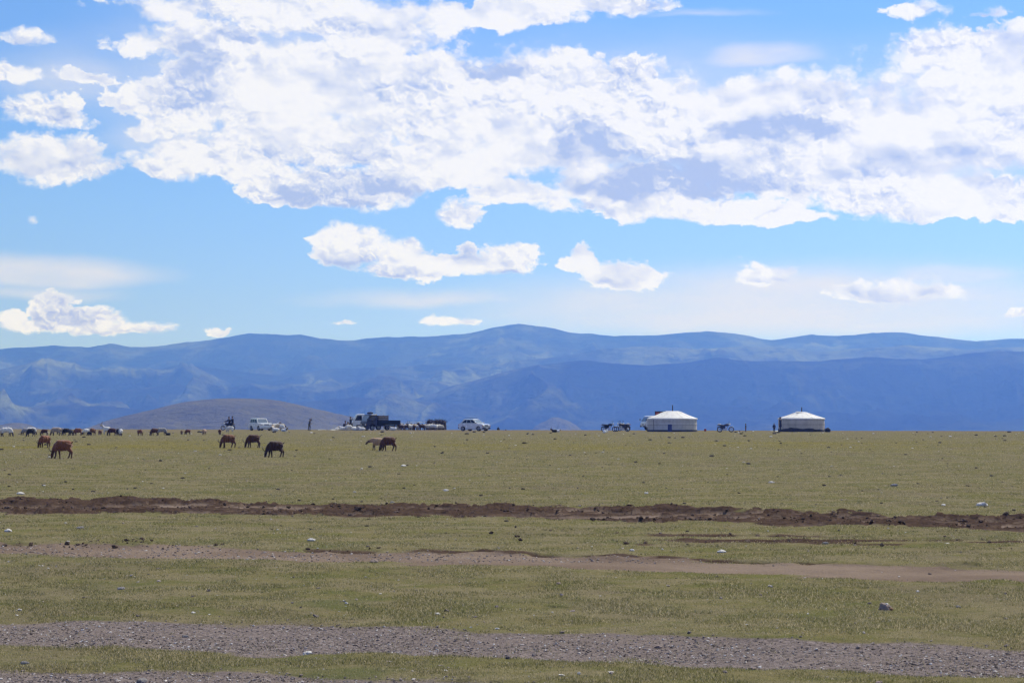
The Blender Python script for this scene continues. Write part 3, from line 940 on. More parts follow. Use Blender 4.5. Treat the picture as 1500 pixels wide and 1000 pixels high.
def build_rocks():
    white = [lump_mesh('rock', 200 + k, M_WHITE_ROCK, (1, 0.8, 0.55), 3, 0.30) for k in range(4)]
    # the stones one can point at: pixel, width in pixels, mesh, label
    big = [
        (1297, 891, 20, 'b', 'brown and white rock standing up from the grass, largest rock near the gravel track'),
        (548, 823, 14, 'b2', 'brown boulder lying at the near edge of the pale dirt track'),
        (1130, 707, 9, 'w', 'white block of stone in the grass in front of the two white tents'),
        (1057, 808, 14, 'w', 'bright white stone just beyond the pale dirt track on its right half'),
        (1389, 795, 13, 'w', 'flat white stone beside the thin dark streaks of turned earth'),
        (1438, 739, 19, 'w', 'flat broad white stone close behind the churned earth strip'),
        (1382, 739, 9, 'w', 'small white stone beside the broad white stone behind the churned strip'),
        (456, 792, 12, 'w', 'whitish rounded stone in grass between churned strip and pale track'),
        (641, 899, 9, 'w', 'white stone in the grass just beyond the gravel track'),
        (1209, 795, 11, 'g', 'grey stone with a pale side in the grass left of the flat white stone'),
        (118, 774, 11, 'g', 'grey stone with white top below the churned strip'),
        (12, 779, 13, 'w', 'pale flat stone below the churned strip near the photo edge'),
        (653, 719, 9, 'w', 'white flat stone in the grass beyond the middle of the churned strip'),
        (947, 723, 8, 'w', 'white sliver of stone beyond the churned strip right of centre'),
        (1310, 712, 12, 'g', 'dark grey stone with a white edge in the grass to the right of the tents'),
        (591, 683, 8, 'w', 'white stone in the grass in front of the pair of brown goats'),
        (450, 951, 18, 'w', 'long pale flat stone at the near edge of the gravel track'),
        (36, 974, 13, 'g', 'upright grey stone on the verge below the gravel track'),
        (207, 992, 20, 'g', 'long light grey slab in the lowest strip of gravel'),
        (272, 926, 11, 'g', 'blue grey stone with a shaded face in the gravel track'),
        (178, 862, 12, 'g', 'pale grey stone in the grass between pale track and gravel track'),
        (1404, 890, 9, 'g', 'small grey stone in the grass right of the brown and white rock'),
        (965, 944, 12, 'd', 'dark stone in the middle of the gravel track'),
        (1103, 977, 14, 'd', 'dark brown stone on the near side of the gravel track'),
        (1265, 977, 12, 'd', 'dark flat stone on near side of gravel track, the right one of two'),
        (1288, 998, 13, 'd', 'dark rock at the very bottom of the photo'),
        (575, 736, 9, 'g', 'dark grey stone with pale side on the far edge of the churned strip'),
        (30, 722, 11, 'w', 'pale stone in the grass just beyond the left end of the churned strip'),
        (818, 856, 9, 'd', 'small dark stone in grass below the middle of the pale track'),
        (728, 918, 8, 'w', 'small white stone on the far edge of the gravel track'),
    ]
    bm_ = {'b': lump_mesh('rock', 231, M_BROWN_ROCK, (1, 0.8, 0.8), 3, 0.34), 'b2': lump_mesh('rock', 232, M_BROWN_ROCK, (1, 0.8, 0.5), 3, 0.3),
           'g': lump_mesh('rock', 233, M_GREY_ROCK, (1, 0.75, 0.55), 3, 0.32), 'd': lump_mesh('rock', 234, M_BROWN_ROCK, (1, 0.8, 0.5), 3, 0.3)}
    for k, (px, py, w, kind, lab) in enumerate(big):
        p = put(px, py); s = w / 2 * p[1] / F
        me = bm_.get(kind) or white[k % 4]
        o = link('rock', me, None, (p[0], p[1], p[2] + s * 0.15), k * 1.3)
        o.scale = (s, s, s * (1.0 if kind != 'w' else 0.8))
        tag(o, lab, 'rock', 'larger stones on the steppe')
        if kind == 'b':
            o.rotation_euler = (0, 0, 0)
            g = Geo().box((0, 0, 0), (1, 1, 1))
            c = link('face_patch', lump_mesh('face_patch', 240, M_ORANGE, (0.62, 0.4, 0.3), 2, 0.3), o, (0.42, -0.42, 0.0))
            tag(c, 'rusty orange side of the rock')
            c2 = link('cap', lump_mesh('cap', 241, M_WHITE_ROCK, (0.42, 0.4, 0.34), 2, 0.3), o, (0.08, 0.0, 0.52))
            tag(c2, 'white top of the rock')
    # scattered small white stones
    rng = np.random.default_rng(33)
    n = 0
    while n < 180:
        px = rng.random() * 1500; py = 634 + 300 * rng.random() ** 2.3
        x, y = gp(px, py)
        if y > 215 or between(ROAD, np.array([x]), np.array([y]), .1, .1, 21)[0] > 0.3: continue
        p = put(px, py); s = (1.0 + 2.0 * rng.random() ** 2.5) * y / F
        o = link('stone', white[n % 4], None, (p[0], p[1], p[2] + s * 0.25), rng.random() * 6.28)
        o.scale = (s, s * 0.8, s * 0.65)
        tag(o, 'small white stone lying loose in the short grass', 'stone', 'small white stones scattered over the steppe')
        n += 1
    dung = [lump_mesh('dung', 250 + k, M_DUNG, (1, 0.85, 0.46), 2, 0.30) for k in range(3)]
    n = 0
    while n < 280:
        px = rng.random() * 1500; py = 633 + 150 * rng.random() ** 1.4
        x, y = gp(px, py)
        if y > 222: continue
        m = masks(np.array([x]), np.array([y]))
        if m[0][0] > .2 or m[3][0] > 0.2 or m[2][0] > .2: continue
        p = put(px, py); s = (1.3 + 2.5 * rng.random() ** 2.2) * y / F
        o = link('dung_pat', dung[n % 3], None, (p[0], p[1], p[2] + s * 0.18), rng.random() * 6.28)
        o.scale = (s, s * 0.9, s * 0.95)
        tag(o, 'small dark dried dung pat lying on the grass', 'dung', 'dark dung pats scattered over the steppe')
        n += 1


build_grass()
build_gravel()
build_clods()
build_rocks()
# ------------------------------------------------------------------ goats and sheep
def mat_coat(name, dark_low=0.55, rough=0.9, fuzz=0.5):
    """Hair in the object's own colour, with paler and darker locks."""
    m, t, b = new_mat(name)
    info = t.node('ShaderNodeObjectInfo')
    oc = t.node('ShaderNodeTexCoord').outputs['Object']
    n = t.noise(t.scaled(oc, (9, 9, 4)), 1.0, 5, 0.65)
    c = t.mix(t.remap(n, 0.3, 0.7, 0, 0.55), info.outputs['Color'], t.mix(0.5, info.outputs['Color'], (0.02, 0.012, 0.01)))
    leg = t.attr('dark')
    c = t.mix(t.math('MULTIPLY', leg, info.outputs['Alpha']), c, (0.045, 0.026, 0.018))
    t.put(b.inputs['Base Color'], c)
    b.inputs['Roughness'].default_value = rough; b.inputs['Specular IOR Level'].default_value = 0.2
    b.inputs['Sheen Weight'].default_value = fuzz; b.inputs['Sheen Roughness'].default_value = 0.4
    t.put(b.inputs['Sheen Tint'], t.mix(0.5, info.outputs['Color'], (1, 1, 1)))
    bn = t.node('ShaderNodeBump'); bn.inputs['Strength'].default_value = 0.6; bn.inputs['Distance'].default_value = 0.02
    t.put(bn.inputs['Height'], t.noise(t.scaled(oc, (30, 30, 14)), 1.0, 4, 0.65)); t.put(b.inputs['Normal'], bn.outputs[0])
    return m


M_COAT = mat_coat('goat hair', fuzz=1.0)
M_FLEECE = mat_coat('sheep fleece', fuzz=0.9)
M_HORN = plain('horn', (0.075, 0.055, 0.042), 0.5, var=0.3, scale=20)
M_TAN_HORN = plain('pale horn', (0.20, 0.16, 0.12), 0.5, var=0.3, scale=20)


def body_mesh(name, kind='goat', pose='graze', walk=0.0, voxel=0.016):
    g = Geo()
    sheep = kind == 'sheep'
    if pose != 'lie':
        if sheep:
            g.loft_x([(-.46, .55, .05, .07), (-.42, .54, .15, .15), (-.32, .54, .20, .20), (-.10, .53, .215, .215), (.10, .53, .21, .21), (.24, .54, .18, .19), (.33, .55, .12, .14), (.37, .56, .04, .06)], 16)
        else:
            g.loft_x([(-.41, .54, .03, .05), (-.38, .545, .11, .12), (-.30, .535, .165, .185), (-.18, .525, .195, .21), (-.03, .515, .215, .225), (.10, .515, .205, .23), (.20, .535, .17, .21), (.27, .57, .115, .16), (.31, .59, .05, .08)], 16)
        for sd in (-1, 1):
            w = walk * sd
            y = .085 * sd
            g.tube([(.22, y, .58), (.23 + .15 * w, y * 1.05, .40), (.245 + .42 * w, y, .27), (.235 + .62 * w, y, .08), (.25 + .70 * w, y, .045), (.265 + .72 * w, y, .0)], [.10, .085, .052, .034, .036, .038], 8)
            w = -w
            g.tube([(-.30, y * .9, .58), (-.24 + .2 * w, y * 1.15, .42), (-.31 + .4 * w, y * 1.1, .33), (-.385 + .55 * w, y, .245), (-.345 + .75 * w, y, .07), (-.335 + .8 * w, y, .04), (-.315 + .85 * w, y, .0)], [.15, .135, .090, .050, .034, .036, .038], 8)
    else:
        g.loft_x([(-.46, .20, .06, .07), (-.42, .21, .17, .15), (-.30, .22, .23, .20), (-.08, .21, .24, .205), (.12, .21, .22, .20), (.26, .23, .17, .18), (.35, .26, .10, .12), (.38, .27, .04, .06)], 16)
        for sd in (-1, 1):
            g.tube([(.22, .12 * sd, .14), (.36, .17 * sd, .06), (.20, .20 * sd, .035), (.10, .20 * sd, .03)], [.06, .04, .025, .022], 8)
            g.tube([(-.30, .16 * sd, .18), (-.10, .25 * sd, .10), (-.32, .26 * sd, .04), (-.16, .27 * sd, .03)], [.10, .06, .028, .022], 8)
    if pose == 'graze':
        neck = [(.20, 0, .57), (.31, 0, .50), (.40, 0, .38), (.455, 0, .265)]; poll = Vector((.465, 0, .25)); d = Vector((.25, 0, -.97))
    elif pose == 'low':
        neck = [(.22, 0, .60), (.37, 0, .60), (.52, 0, .56), (.62, 0, .53)]; poll = Vector((.635, 0, .53)); d = Vector((.72, 0, -.69))
    elif pose == 'up':
        neck = [(.22, 0, .60), (.34, 0, .69), (.42, 0, .80), (.46, 0, .90)]; poll = Vector((.475, 0, .915)); d = Vector((.90, 0, -.43))
    else:
        neck = [(.24, 0, .27), (.36, 0, .36), (.43, 0, .44), (.46, 0, .50)]; poll = Vector((.475, 0, .51)); d = Vector((.88, 0, -.47))
    fat = 1.25 if sheep else 1.0
    g.tube(neck, [.160 * fat, .140 * fat, .110 * fat, .075], 12, 0.85)
    hd = [poll - d * .035, poll + d * .02, poll + d * .10, poll + d * .18, poll + d * .235, poll + d * .255]
    g.tube(hd, [.04, .080, .076, .056, .046, .024], 10, 0.85)
    u = Vector((d.z, 0, -d.x)) * -1
    if u.x < 0 and pose == 'graze': pass
    jaw = poll + d * .09 - u * .035
    g.tube([jaw, jaw + d * .12], [.035, .022], 8, 0.7)
    for sd in (-1, 1):
        e = poll + d * .02 + u * .02
        g.tube([e + Vector((0, .05 * sd, 0)), e + Vector((0, .11 * sd, 0)) - u * .012 + d * 0.02, e + Vector((0, .155 * sd, 0)) - u * .05 + d * .03], [.016, .026, .010], 6)
    if not sheep:
        g.tube([poll + d * .16 - u * .05, poll + d * .17 - u * .11, poll + d * .16 - u * .16], [.018, .014, .006], 6)
        if pose == 'lie': g.tube([(-.42, 0, .27), (-.48, 0, .31), (-.50, 0, .34)], [.03, .022, .01], 6)
        else: g.tube([(-.40, 0, .62), (-.46, 0, .67), (-.49, 0, .72)], [.035, .024, .008], 6)
    else:
        z = .22 if pose == 'lie' else .50
        g.tube([(-.42, 0, z + .06), (-.49, 0, z), (-.49, 0, z - .10)], [.07, .085, .05], 8)
    me = fused(g, name, voxel, M_FLEECE if sheep else M_COAT, 2)
    co = np.empty(len(me.vertices) * 3, np.float32); me.vertices.foreach_get('co', co); co = co.reshape(-1, 3)
    if sheep:        # woolly unevenness on the body
        nz = fbm(co[:, 0] * 9 + co[:, 2] * 5, co[:, 1] * 9 + co[:, 2] * 7, 3, 7) - 0.5
        onb = (co[:, 0] < .30) & (co[:, 2] > (.30 if pose != 'lie' else .06))
        c = co - np.array([0, 0, .5 if pose != 'lie' else .2], np.float32)
        nn = c / (np.linalg.norm(c * np.array([.2, 1, 1]), axis=1)[:, None] + 1e-4)
        co = co + (nn * (nz * onb * 0.05)[:, None] * np.array([0, 1, 1])).astype(np.float32)
        me.vertices.foreach_set('co', co.ravel())
    else:            # hair hanging in locks along the flank and belly
        nz = fbm(co[:, 0] * 14, co[:, 2] * 5 + co[:, 1] * 9, 4, 17) - 0.5
        onb = (co[:, 0] < .26) & (co[:, 2] > (.30 if pose != 'lie' else .06))
        co = co + (np.stack([0 * nz, np.sign(co[:, 1]) * nz * .055, -np.clip(nz, 0, 1) * .05 * (co[:, 2] < .48)], 1) * onb[:, None]).astype(np.float32)
        me.vertices.foreach_set('co', co.ravel())
    hp = np.array(poll[:]); hdist = (co - hp) @ np.array(d[:])
    near = np.linalg.norm(co - hp, axis=1) < .32
    head = near & (hdist > -.07) & (co[:, 0] > .38)
    dk = head.astype(float)
    if pose != 'lie': dk = np.maximum(dk, sstep(.34, .22, co[:, 2]) if False else np.clip((.33 - co[:, 2]) / .10, 0, 1))
    a = me.attributes.new('dark', 'FLOAT', 'POINT'); a.data.foreach_set('value', dk.astype(np.float32))
    eyes = []
    for sd in (-1, 1): eyes.append(poll + d * .075 + u * .022 + Vector((0, .066 * sd, 0)))
    horns = []
    for sd in (-1, 1):
        h = poll + u * .045 + Vector((0, .028 * sd, 0)) - d * .005
        o = Vector((0, 1, 0)) * sd
        horns.append([h, h + u * .09 - d * .03 + o * .02, h + u * .17 - d * .10 + o * .05, h + u * .21 - d * .19 + o * .09])
    return dict(me=me, eyes=eyes, horns=horns, kind=kind)


M_EYE = plain('dark eye', (0.01, 0.008, 0.006), 0.2)


def make_animal(name, spec, horn=True):
    o = link(name, spec['me'])
    for p in spec['eyes']:
        g = Geo().loft_x([(-.011, 0, .003, .003), (-.007, 0, .009, .009), (0, 0, .012, .012), (.007, 0, .009, .009), (.011, 0, .003, .003)], 8)
        e = g.build('eye', M_EYE, o, tuple(p), smooth=True)
    if horn:
        for h in spec['horns']:
            Geo().tube(h, [.017, .015, .011, .004], 8).build('horn', M_HORN, o, smooth=True)
    return o


PROTO = {}
def proto(kind, pose, walk, horn):
    key = (kind, pose, walk, horn)
    if key not in PROTO:
        PROTO[key] = (body_mesh(kind, kind, pose, walk), None)
    spec, o = PROTO[key]
    if o is None:
        o = make_animal(kind, spec, horn); PROTO[key] = (spec, o)
        return o
    return copy_tree(o)


BROWN, DARK, RUST, TAN = (0.17, 0.068, 0.030), (0.095, 0.040, 0.021), (0.23, 0.085, 0.035), (0.46, 0.29, 0.165)
BLACK, WHITE, GREY, CREAM = (0.017, 0.015, 0.015), (0.80, 0.77, 0.72), (0.30, 0.28, 0.27), (0.55, 0.46, 0.37)


def animal(px, py, kind, pose, deg, col, label, group, size=1.0, dark=1.0, walk=0.0, horn=None):
    """deg: the way it faces, 0 = to the right of the photo, 90 = away, 180 = to the left, 270 = towards us."""
    if horn is None: horn = kind == 'goat'
    o = proto(kind, pose, walk, horn)
    o.location = put(px, py); o.rotation_euler = (0, 0, R(deg)); o.scale = (size * (0.84 if kind == 'goat' else 0.94), size * 0.95, size * 0.95)
    o.color = (*col, dark)
    tag(o, label, kind, group)
    return o


def build_herd():
    G1 = 'goats grazing in the open nearer than the herd'
    animal(92, 672, 'goat', 'graze', 176, RUST, 'rusty brown goat with upright horns, nearest animal on the plain', G1, 1.10, .6, .12)
    animal(65, 655.5, 'goat', 'graze', 232, RUST, 'rusty brown goat seen from the front just behind the nearest horned goat', G1, 1.0, .6)
    animal(334, 656, 'goat', 'graze', 208, BROWN, 'brown goat with a pale cream rump grazing towards us below the two riders', G1, 1.08, .6, .1)
    animal(371, 656, 'goat', 'graze', 180, DARK, 'dark brown horned goat grazing in front of the white off-road car', G1, 1.06, .6, .08)
    animal(403, 670, 'goat', 'graze', 192, (0.060, 0.028, 0.018), 'very dark brown goat grazing head down, nearest one to the right of the herd', G1, 1.0, .6, -.1)
    animal(569, 660.5, 'goat', 'graze', 182, (0.12, 0.047, 0.022), 'dark brown goat grazing beside the tan goat in front of the trucks', G1, 1.04, .6, .12, False)
    animal(553, 659, 'goat', 'low', 184, TAN, 'tan goat with outstretched neck standing behind the dark brown one', G1, 0.92, .85, .1, False)
    G2 = 'herd of goats and sheep in a row at the left'
    row = [
        (-3, 638.5, 'sheep', 'graze', 170, CREAM, 'cream sheep cut by the left photo edge', .95, .9),
        (10, 639, 'sheep', 'graze', 8, WHITE, 'white backed sheep with brown head grazing to the right at the left edge', 1.12, 1),
        (45, 639, 'goat', 'graze', 165, BLACK, 'black goat standing in front of a white backed one, left end of the herd', 1.02, 1),
        (46, 636.5, 'sheep', 'graze', 5, WHITE, 'white backed sheep half hidden behind the black goat', 1.0, 1),
        (37, 637, 'goat', 'graze', 185, GREY, 'dark grey goat behind the black goat with head to the left', .92, 1),
        (65, 637.5, 'goat', 'graze', 200, DARK, 'dark brown goat grazing right above the front facing rusty goat', .85, .8),
        (82, 637.5, 'sheep', 'graze', 178, (0.45, 0.35, 0.27), 'brownish sheep with bright white back in the herd', 1.06, .9),
        (89, 636, 'sheep', 'graze', 10, GREY, 'grey sheep half hidden behind the brownish white backed sheep', .9, .9),
        (97, 637.5, 'goat', 'graze', 210, BLACK, 'left one of two black goats standing close together', .95, 1),
        (103.5, 638, 'goat', 'graze', 262, (0.022, 0.020, 0.020), 'right one of two black goats standing close together', .86, 1),
        (114, 637.5, 'goat', 'graze', 188, RUST, 'rusty brown goat grazing next to the two black goats', .98, .7),
        (126, 637, 'goat', 'graze', 215, WHITE, 'white goat with dark head lowered, between two brown goats', .86, 1),
        (135.5, 637.5, 'goat', 'graze', 240, BROWN, 'brown goat with pale back right of the white goat', .92, .9),
        (131, 638, 'goat', 'graze', 200, BLACK, 'small black kid in front of the pale backed brown goat', .55, 1),
        (146.5, 637, 'goat', 'graze', 262, (0.13, .05, .03), 'small brown kid left of the white goat with raised head', .70, .7),
        (156, 636.5, 'goat', 'up', 180, WHITE, 'white goat with raised head and horns looking left', 1.08, .35),
        (164, 638, 'goat', 'graze', 197, (0.075, 0.028, 0.022), 'dark reddish goat with head down in front of the raised head goat', 1.0, .9),
        (172.5, 637, 'goat', 'graze', 100, BLACK, 'black goat with its tail to us beside the white rumped sheep', .9, 1),
        (177, 638, 'sheep', 'graze', 95, WHITE, 'white rumped sheep seen from behind at the right end of the row', .88, 1),
        (205, 637.5, 'goat', 'graze', 320, RUST, 'brown goat alone with its head down, right of the row', .80, .7),
        (226, 638, 'goat', 'graze', 215, DARK, 'dark brown goat with white topped back beside the grey fleeced sheep', .98, .9),
        (237, 637, 'sheep', 'graze', 15, (0.33, 0.31, 0.30), 'grey fleeced sheep with a bright back beside the dark brown goat', .98, .9),
        (246, 637.5, 'goat', 'lie', 170, BLACK, 'black kid lying in the grass right of the grey fleeced sheep', .66, 1),
        (266, 636, 'goat', 'graze', 268, DARK, 'thin dark kid seen head on, out on its own', .55, .9),
        (275, 636.5, 'goat', 'graze', 220, BROWN, 'brown goat with pale back out on the open grass, left of two', .74, .8),
        (299, 637, 'sheep', 'graze', 262, (0.40, 0.26, 0.17), 'tan sheep seen head on, alone on the grass left of the riders', .82, .8),
        (322, 636.5, 'goat', 'graze', 95, (0.16, .08, .045), 'brown goat with tan flank left of the ridden motorcycle', .78, .7),
        (337, 632.5, 'sheep', 'graze', 160, WHITE, 'white sheep in front of the ridden motorcycle', .92, .4),
    ]
    for k, (px, py, kd, ps, dg, col, lab, sz, dk) in enumerate(row):
        animal(px, py, kd, ps, dg, col, lab, G2, sz, dk, [0, .08, -.1][k % 3] if ps == 'graze' else 0.0)
    # sheep crowding beside the white off-road car
    G3 = 'sheep crowding at the nose of the white off-road car'
    crowd = [(397, 629.9, 'up', 190, 1.05, 'cream sheep standing closest to the white off-road car nose'), (404, 629.3, 'up', 20, 1.15, 'tall white sheep with head up in the crowd by the off-road car'),
             (403, 631.5, 'lie', 200, 1.0, 'white sheep lying at the front of the crowd by the off-road car'), (410, 630.2, 'low', 340, 1.18, 'white sheep in the middle of the crowd by the off-road car'),
             (413.5, 630.8, 'graze', 300, 1.1, 'white sheep with dark face at the right side of the crowd by the off-road car'), (416.5, 632, 'lie', 330, .9, 'white sheep lying at the right tip of the crowd by the off-road car'),
             (399, 631.2, 'graze', 260, .9, 'white sheep facing us with its head down by the off-road car bumper')]
    for k, (px, py, ps, dg, sz, lab) in enumerate(crowd):
        animal(px, py, 'sheep', ps, dg, WHITE if k % 3 else CREAM, lab, G3, sz, .8)
    # white sheep lying and standing round the seated people and under the trucks
    G4 = 'white sheep resting beside the trucks and the seated people'
    for k, (px, py, ps, dg, sz) in enumerate([(496, 629.8, 'lie', 10, .8), (502, 629.9, 'lie', 170, .95), (507.5, 630, 'lie', 20, 1.0), (510.5, 630.2, 'graze', 200, .85), (517, 629.9, 'lie', 160, 1.0), (521, 630.3, 'lie', 30, .95),
                                              (525, 630.1, 'lie', 340, .95), (529.5, 630.3, 'lie', 190, .9)]):
        animal(px, py, 'sheep', ps, dg, WHITE, 'white sheep lying in the resting flock between the seated people and the dark truck' if ps == 'lie' else 'white sheep standing head down among the lying ones beside the dark truck', G4, sz * 1.12, .4)
    animal(567, 629.7, 'sheep', 'lie', 185, WHITE, 'white sheep lying in the shade under the dark truck bed', G4, .85, .5)
    animal(576, 630.2, 'sheep', 'lie', 160, WHITE, 'white sheep lying behind the rear wheel of the dark truck', G4, 1.0, .7)
    # packed flock in the pen
    G5 = 'sheep packed behind the rope fence'
    rng = random.Random(4)
    for r_ in range(3):
        for k in range(12):
            px = 586 + k * 5.4 + rng.uniform(-1, 1); py = 629.2 + r_ * 0.28 + rng.uniform(-.05, .05)
            col = [WHITE, WHITE, CREAM, (0.62, 0.57, 0.5), (0.10, 0.06, 0.04) if r_ == 2 and k % 3 == 0 else WHITE][rng.randrange(5)]
            if r_ == 2 and k < 8 and k % 2 == 0: col = (0.085, 0.055, 0.042)
            lab = 'brown sheep in the front row of the flock packed behind the rope fence' if max(col) < .2 else 'pale woolly sheep packed tight behind the rope fence'
            animal(px, py, 'sheep', ['graze', 'up', 'low'][rng.randrange(3)] if r_ else 'up', rng.choice([10, 170, 200, 340, 90, 270]), col, lab, G5, rng.uniform(.9, 1.08), .9)


build_herd()
# ------------------------------------------------------------------ vehicles
M_WHITE = plain('white car paint', (0.74, 0.74, 0.73), 0.28, var=0.04, scale=2, coat=0.6, dirt=((0.42, 0.37, 0.31), 0.35))
M_SILVER = plain('silver car paint', (0.60, 0.61, 0.62), 0.22, metal=0.25, var=0.04, scale=2, coat=0.8, dirt=((0.40, 0.36, 0.31), 0.3))
M_BLUE = plain('dark blue cab paint', (0.008, 0.014, 0.045), 0.4, var=0.1, scale=2, coat=0.2, dirt=((0.06, 0.05, 0.045), 0.3))
M_GLASS = plain('tinted window glass', (0.012, 0.015, 0.018), 0.06, var=0.05, spec=0.8)
M_SCREEN = plain('windscreen glass', (0.20, 0.24, 0.27), 0.10, var=0.05, spec=0.9)
M_RUBBER = plain('tyre rubber', (0.018, 0.017, 0.017), 0.85, var=0.2, scale=20, dirt=((0.09, 0.075, 0.06), 0.5))
M_TRIM = plain('black plastic trim', (0.022, 0.022, 0.023), 0.6, var=0.15)
M_STEEL = plain('bare steel', (0.42, 0.42, 0.43), 0.35, metal=0.9, var=0.1)
M_RIM = plain('grey wheel rim', (0.33, 0.33, 0.34), 0.4, metal=0.6, var=0.1)
M_CHROME = plain('chrome', (0.65, 0.65, 0.66), 0.12, metal=1.0, var=0.05)
M_LAMP = plain('headlight lens', (0.62, 0.63, 0.64), 0.08, var=0.05, spec=0.9)
M_RED = plain('red lamp lens', (0.32, 0.012, 0.010), 0.2, var=0.1)
M_AMBER = plain('amber lamp lens', (0.42, 0.13, 0.01), 0.2, var=0.1)
M_PLATE = plain('number plate', (0.55, 0.55, 0.53), 0.4, var=0.05)
M_DKGREEN = plain('dark green truck bed paint', (0.009, 0.014, 0.013), 0.7, var=0.2, spec=0.25, dirt=((0.035, 0.03, 0.026), 0.4))
M_WOOD = plain('weathered wood', (0.17, 0.135, 0.115), 0.85, var=0.3, scale=5, bump=0.4)
M_DKWOOD = plain('dark wood', (0.040, 0.030, 0.026), 0.9, var=0.3, scale=6, bump=0.4)
M_BLACKCLOTH = plain('black tarpaulin', (0.014, 0.014, 0.016), 0.9, var=0.2, scale=7, bump=0.5)
M_REDBOX = plain('red painted panel', (0.30, 0.030, 0.022), 0.5, var=0.2, scale=5)
M_LAMPY = M_LAMP


def wheel(parent, x, y, z, r, w, rim=M_RIM):
    """Wheel with its axle along Y; the outside faces away from the car's middle."""
    sd = 1 if y > 0 else -1
    o = thing('wheel', None, None, (x, y, z)); o.parent = parent
    k = r * 0.62
    Geo().lathe([(k, -w * .5), (r * .93, -w * .5), (r, -w * .36), (r, w * .36), (r * .93, w * .5), (k, w * .5), (k, -w * .5)], 28, axis='Y', caps=False).build('tyre', M_RUBBER, o, smooth=False)
    g = Geo().lathe([(.01, w * .30 * sd), (k * .32, w * .42 * sd), (k * .45, w * .30 * sd), (k * .80, w * .26 * sd), (k * .97, w * .44 * sd), (k * 1.01, w * .46 * sd), (k * 1.01, -w * .4 * sd), (.01, -w * .4 * sd)], 28, axis='Y')
    g.build('rim', rim, o, smooth=False)
    g = Geo()
    for j in range(5):
        a = j * 2 * math.pi / 5
        g.tube([(k * .18 * math.cos(a), w * .40 * sd, k * .18 * math.sin(a)), (k * .94 * math.cos(a), w * .38 * sd, k * .94 * math.sin(a))], k * .10, 6)
    g.build('spoke_set', rim, o)
    return o


def arch(x0, r, n=9, z=0.0):
    return [(x0 + r * math.cos(math.pi * k / n), z + r * math.sin(math.pi * k / n)) for k in range(n, -1, -1)]


class Greenhouse:
    """Cabin glass frame: a base outline at the belt and a narrower roof outline."""
    def __init__(s, x0, x1, zb, w0, r0, r1, zr, w1, crown=0.04):
        s.B = [(x0, zb), (x1, zb)]; s.Rf = [(r0, zr), (r1, zr)]; s.w0 = w0; s.w1 = w1; s.crown = crown

    def geo(s, g):
        (x0, zb), (x1, _) = s.B; (r0, zr), (r1, _) = s.Rf
        w0, w1 = s.w0, s.w1
        v = [(x0, -w0, zb), (x1, -w0, zb), (x1, w0, zb), (x0, w0, zb), (r0, -w1, zr), (r1, -w1, zr), (r1, w1, zr), (r0, w1, zr)]
        m = (r0 + r1) / 2
        v += [(r0 + .12, -w1 * .45, zr + s.crown), (r1 - .12, -w1 * .45, zr + s.crown), (r1 - .12, w1 * .45, zr + s.crown), (r0 + .12, w1 * .45, zr + s.crown)]
        f = [(0, 1, 5, 4), (1, 2, 6, 5), (2, 3, 7, 6), (3, 0, 4, 7), (4, 5, 9, 8), (5, 6, 10, 9), (6, 7, 11, 10), (7, 4, 8, 11), (8, 9, 10, 11), (3, 2, 1, 0)]
        g.add(v, f)

    def quad(s, side):
        (x0, zb), (x1, _) = s.B; (r0, zr), (r1, _) = s.Rf
        if side == 'front': return [Vector(p) for p in ((x1, -s.w0, zb), (x1, s.w0, zb), (r1, s.w1, zr), (r1, -s.w1, zr))]
        if side == 'rear': return [Vector(p) for p in ((x0, s.w0, zb), (x0, -s.w0, zb), (r0, -s.w1, zr), (r0, s.w1, zr))]
        if side == 'right': return [Vector(p) for p in ((x0, -s.w0, zb), (x1, -s.w0, zb), (r1, -s.w1, zr), (r0, -s.w1, zr))]
        return [Vector(p) for p in ((x1, s.w0, zb), (x0, s.w0, zb), (r0, s.w1, zr), (r1, s.w1, zr))]

    def pane(s, side, a0, a1, b0, b1, m, parent, name='window', top=None):
        q = s.quad(side)
        top = top or (a0, a1)
        def at(a, b): return (q[0] * (1 - a) + q[1] * a) * (1 - b) + (q[3] * (1 - a) + q[2] * a) * b
        c = [at(a0, b0), at(a1, b0), at(top[1], b1), at(top[0], b1)]
        n = (q[1] - q[0]).cross(q[3] - q[0]).normalized()
        return Geo().slab([p + n * 0.003 for p in c], 0.007).build(name, m, parent)


